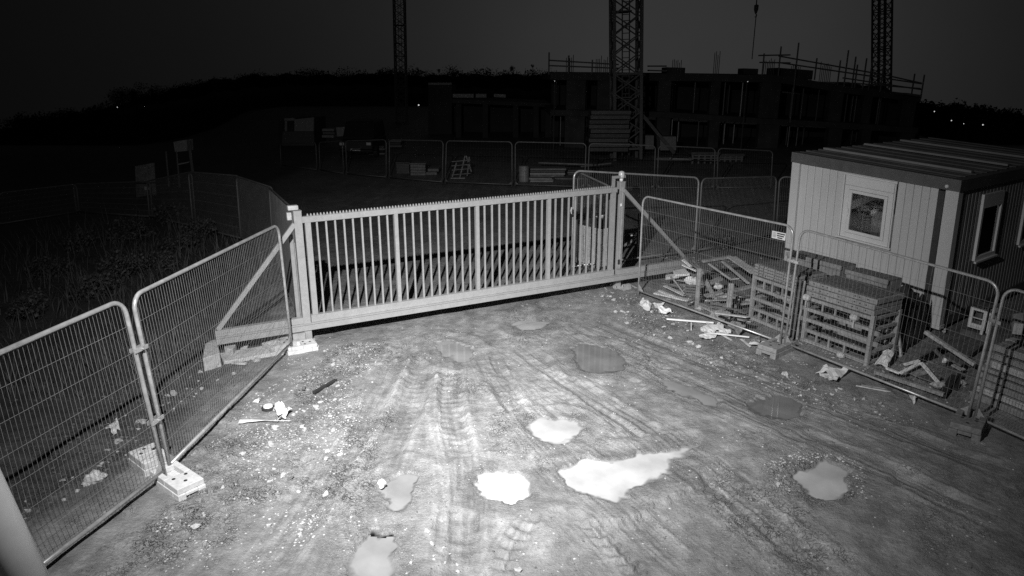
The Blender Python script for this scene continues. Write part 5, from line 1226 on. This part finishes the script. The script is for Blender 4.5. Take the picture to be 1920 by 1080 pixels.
# table frames and bays in the far right yard
for k, (x0, x1, yt, yb, lb) in enumerate(((1296,1342,285,333,'dark table frame with slatted legs behind the far fence'), (1346,1388,288,330,'second dark table frame nearer the cabin behind the far fence'), (1232,1290,296,326,'low dark heap of boards left of the table frames'))):
    y = 36+k*.8; t = thing('table_frame' if k < 2 else 'board_heap', lb, 'table frame' if k < 2 else 'heap', (aty((x0+x1)/2, yb, y).x, y, 0)); xa, xb_ = aty(x0, yb, y).x, aty(x1, yb, y).x; zt = aty(x0, yt, y).z
    MB().box((xa-.1, y-.1, zt-.12), (xb_+.1, y+1.2, zt)).build('top', DARKWOOD if k < 2 else WOOD, t)
    for j in range(5): xx = xa+(xb_-xa)*j/4; MB().box((xx-.04, y, -.02), (xx+.04, y+.08, zt-.122)).build('leg', WOOD, t)
    for j in range(3): MB().box((xa-.05, y-.04, zt*(.2+.22*j)), (xb_+.05, y-.002, zt*(.2+.22*j)+.06)).build('rail', WOOD, t)
boxthing([(1255,296),(1292,296),(1292,299),(1255,299)], 34, .3, 'pale plank edge lying on the heap left of the table frames', 'plank', 'plank', CONC)
for k, (x0, x1, yt) in enumerate(((1198,1226,254),(1238,1268,256),(1400,1440,316))): boxthing([(x0,yt),(x1,yt),(x1,yt+26),(x0,yt+26)], 40-k, 1, ('dim bag of sand left of a second one under the building', 'dim bag of sand right of its twin under the building', 'low dim heap of board between the far fence and the cabin')[k], 'bulk_bag' if k < 2 else 'board_heap', 'bag' if k < 2 else 'heap', FORM)
# booth on the far left behind the notice board
yb_ = 25.0; t = thing('lookout_booth', 'small pale topped booth on thin legs far left beyond the fence row', 'booth', (aty(342, 330, yb_).x, yb_, 0))
q = [aty(a, c, yb_) for a, c in ((325,266),(350,262),(351,283),(328,285))]; k = Vector((0, .5, 0)); b = MB(); b.hexa([q[3], q[2], q[2]+k, q[3]+k, q[0], q[1], q[1]+k, q[0]+k]); b.build('panel', FORM, t)
for a, c in (((353,265),(360,322)),((331,284),(337,352)),((311,284),(317,350)),((355,264),(362,322))): MB().tube([aty(*a, yb_-.1), aty(*c, yb_-.1)], .03, 6).build('leg', FARTUBE, t)
MB().bar(aty(335, 308, yb_-.15), aty(354, 304, yb_-.15), .06, .04).build('rail', FORM, t)

# ------------------------------------------------------------------ dark rough ground, woods and hills round the site
def hills(tab, y, label_name='hills'):
    b = MB(); xs_ = np.arange(tab[0][0], tab[-1][0]+1, 8); n = len(xs_)
    for i, x in enumerate(xs_):
        T = aty(x, interp(tab, x)+2.2*math.sin(x*.09)+1.6*math.sin(x*.23+1), y); p0 = Vector((T.x*.86, y*.86, -60)); p1 = Vector((T.x*.95, y*.95, T.z-abs(T.z)*.3-1)); p2 = Vector((T.x*1.25, y*1.25, -60)); b.v += [tuple(p0), tuple(p1), tuple(T), tuple(p2)]
    for i in range(n-1):
        for j in range(3): b.f.append((i*4+j, (i+1)*4+j, (i+1)*4+j+1, i*4+j+1))
    o = b.build(label_name, HILL, smooth=True); structure(o)
hills([(-400,262),(0,240),(75,234),(110,222),(160,216),(215,198),(330,166),(400,150),(480,142),(540,140),(640,142),(720,138),(800,142),(1035,140),(1300,142),(1650,160),(1720,194),(1790,202),(1860,212),(1930,226),(2300,250)], 260)
hills([(-400,262),(-100,250),(40,236),(110,220),(190,208),(330,190),(420,170),(540,160),(700,160),(1040,170)], 120)
hills([(1690,200),(1740,202),(1800,206),(1870,216),(1930,232),(2300,250)], 130)
# leaves of a far wood, gathered in clumps along the ridge
def leafmass(name, label, centres, n, size, m):
    v = []; f = []
    for (c, r, h) in centres:
        k = int(n*r)
        d = RNG.normal(size=(k, 3)); d /= np.linalg.norm(d, axis=1)[:, None]; rad = RNG.random(k)**.35
        P = np.array(c) + d*rad[:, None]*np.array([r, r*.8, h]) + RNG.normal(scale=r*.10, size=(k, 3))
        for p in P:
            a = RNG.normal(size=3); a /= np.linalg.norm(a); bvec = np.cross(a, [.3, .5, .8]); bvec /= np.linalg.norm(bvec)+1e-9; s = size*RNG.uniform(.6, 1.5); i = len(v)
            v += [tuple(p-a*s), tuple(p+bvec*s*.7), tuple(p+a*s), tuple(p-bvec*s*.7)]; f.append((i, i+1, i+2, i+3))
    b = MB(); b.v = v; b.f = f; return b
cen = []
rr = random.Random(11)
for tab, y, step in (([(20,226),(110,217),(190,203),(215,196)], 118, 9), ([(215,176),(330,163),(480,141),(640,139),(720,132),(800,138),(1035,136)], 190, 11), ([(1722,196),(1800,200),(1870,210),(1930,220)], 110, 8)):
    x = tab[0][0]
    while x < tab[-1][0]:
        yy = interp(tab, x)+rr.uniform(-3, 9); p = aty(x, yy, y+rr.uniform(-4, 4)); r = rr.uniform(1.2, 2.8)*y/150; cen.append(((p.x, p.y, p.z-r*.6), r, r*rr.uniform(.7, 1.2))); x += step*rr.uniform(.5, 1.3)
stuff(tag(leafmass('woodland', '', cen, 260, .17, LEAF).build('woodland', LEAF), 'dark wood along the ridge on the skyline', 'wood'))
def tree(px, pt, pb, y, wpx, label, seed):
    r_ = random.Random(seed); T = aty(px, pt, y); B = aty(px, pb, y); B.x = T.x; B.z = min(B.z, 0); R = wpx/CAM_F*y/2; H = T.z-B.z
    t = thing('tree', label, 'tree', B); C0 = Vector((T.x, y, T.z-R*1.1))
    b = MB(); b.tube([B, B+VZ*H*.4, C0, C0+VZ*R*.6], [R*.11, R*.08, R*.05, R*.02], 7)
    cs = []
    for k in range(9):
        a = r_.uniform(0, 6.28); q = C0 + Vector((math.cos(a)*R*.6*r_.random(), math.sin(a)*R*.5, r_.uniform(-.7, .6)*R)); b.tube([C0-VZ*R*r_.uniform(.2,.9), (C0+q)/2, q], [R*.04, R*.03, R*.012], 5); cs.append(((q.x, q.y, q.z), R*r_.uniform(.35, .55), R*r_.uniform(.3, .5)))
    b.build('trunk', BARK, t); mm = leafmass('crown', '', cs, 260/R, R*.055, LEAF); mm.build('crown', LEAF, t)
for a in ((1795,184,240,100,44,'round topped tree on the right skyline nearest the building',1),(1855,208,245,95,36,'broad low tree right of the round topped tree on the skyline',2),(1892,216,250,90,40,'dark tree at the right edge of the skyline',3),(1748,194,240,105,30,'small tree just beyond the right end of the building',4),
          (226,168,215,112,16,'left one of two bushy trees on the left skyline',5),(252,165,215,112,24,'bushy tree with a ragged top on the left skyline',6),(290,163,210,114,30,'broad tree right of the ragged one on the left skyline',7),(78,214,240,110,12,'small lone tree on the far left skyline',8),
          (823,126,160,170,10,'thin tree on the skyline right of the left crane',9),(960,120,150,170,14,'pointed tree on the skyline left of the building',10),(998,118,150,165,8,'slim tree on the skyline beside the building corner',12),(850,133,160,170,14,'low tree on the skyline beside the thin one',13)): tree(*a)
# rough weeds on the dark ground outside the left fence
b = MB()
for k in range(4200):
    y = 8.6+RNG.random()**1.3*12; xl = -4.2-.12*(y-7); x = xl - RNG.random()**1.5*8
    hgt = RNG.uniform(.08, .40)*(.4+1.6*max(0, float(fbm(np.array([x*.7]), np.array([y*.7]), 77, 3)[0])+.35))*(1 if RNG.random() < .85 else 1.8)*sstep(-4.2, -5.5, np.array([x]))[0]+.05; a = RNG.uniform(0, 6.28); l = RNG.uniform(.2, 1.1)*hgt; z = tz(x, y)-.02; w_ = .007
    d = Vector((math.cos(a), math.sin(a), 0)); s = Vector((-d.y, d.x, 0))*w_; p = Vector((x, y, z))
    b.add([p-s, p+s, p+d*l*.4+VZ*hgt*.6+s*.8, p+d*l*.4+VZ*hgt*.6-s*.8, p+d*l+VZ*hgt], [(0,1,2,3),(3,2,4)])
stuff(tag(b.build('weeds', WEED), 'dry weeds on the rough ground outside the left fence', 'weeds'))
def shrub(a, r, label, seed):
    c = at(*a, 0); t = thing('shrub', label, 'shrub', c); r_ = random.Random(seed); cs = [((c.x+r_.uniform(-r,r)*.6, c.y+r_.uniform(-r,r)*.6, r*r_.uniform(.3,.8)), r*r_.uniform(.4,.6), r*r_.uniform(.35,.55)) for _ in range(7)]
    leafmass('foliage', '', cs, 240/r, r*.06, WEED).build('foliage', WEED, t); b = MB()
    for q, _, _ in cs: b.tube([c, (c+Vector(q))/2+Vector((0,0,.05)), Vector(q)], [.015, .012, .006], 5)
    b.build('stem', BARK, t)
shrub((380,452), .55, 'low shrub on the rough ground in front of the left fence row', 1); shrub((340,470), .45, 'ragged shrub left of the low one on the rough ground', 2); shrub((240,520), .5, 'dim shrub on the rough ground above the left fence', 3); shrub((1345,470), .5, 'shrubby heap of weeds behind the broken timber heap', 4)
for k, (a_, r_) in enumerate((((150,470),.5),((95,520),.45),((300,505),.4),((180,560),.5),((330,420),.6),((60,600),.45),((250,450),.55))):
    shrub(a_, r_, ('tall thin shrub in the rough ground left of the others', 'low shrub at the dark left edge of the rough ground', 'small shrub just above the top rail of the longer left fence panel', 'spreading shrub above the nearest left fence panel', 'dim shrub close under the left fence row', 'lone shrub nearest the left edge of the picture', 'middle shrub of the rough ground outside the left fence')[k], 20+k)
# distant lamps
for k, (x, y_, yy, rr_, lb) in enumerate(((1752,209,95,.07,'distant lamp glowing among the trees nearest the building'),(1784,226,92,.07,'distant lamp glowing second from the building'),(1807,232,92,.05,'dimmer distant lamp third from the building'),(1843,234,90,.08,'brightest distant lamp glowing at the far right'),
        (220,201,105,.06,'lone tiny lamp glowing on the dark left hillside'),(785,197,50,.05,'small lamp glowing low in the middle distance left of the low wing'),(1402,153,42,.02,'small work lamp glowing under the roof of the building'),(1040,152,43.5,.02,'work lamp under the left end of the building roof'))):
    c = aty(x, y_, yy); t = thing('distant_lamp', lb, 'lamp', (c.x, yy, 0)); MB().ball(c, rr_, 8).build('glowing_head', GLOWM, t); MB().tube([(c.x, yy+.12, -.1), (c.x, yy+.12, c.z)], .03, 5).build('lamp_post', CRANE, t)
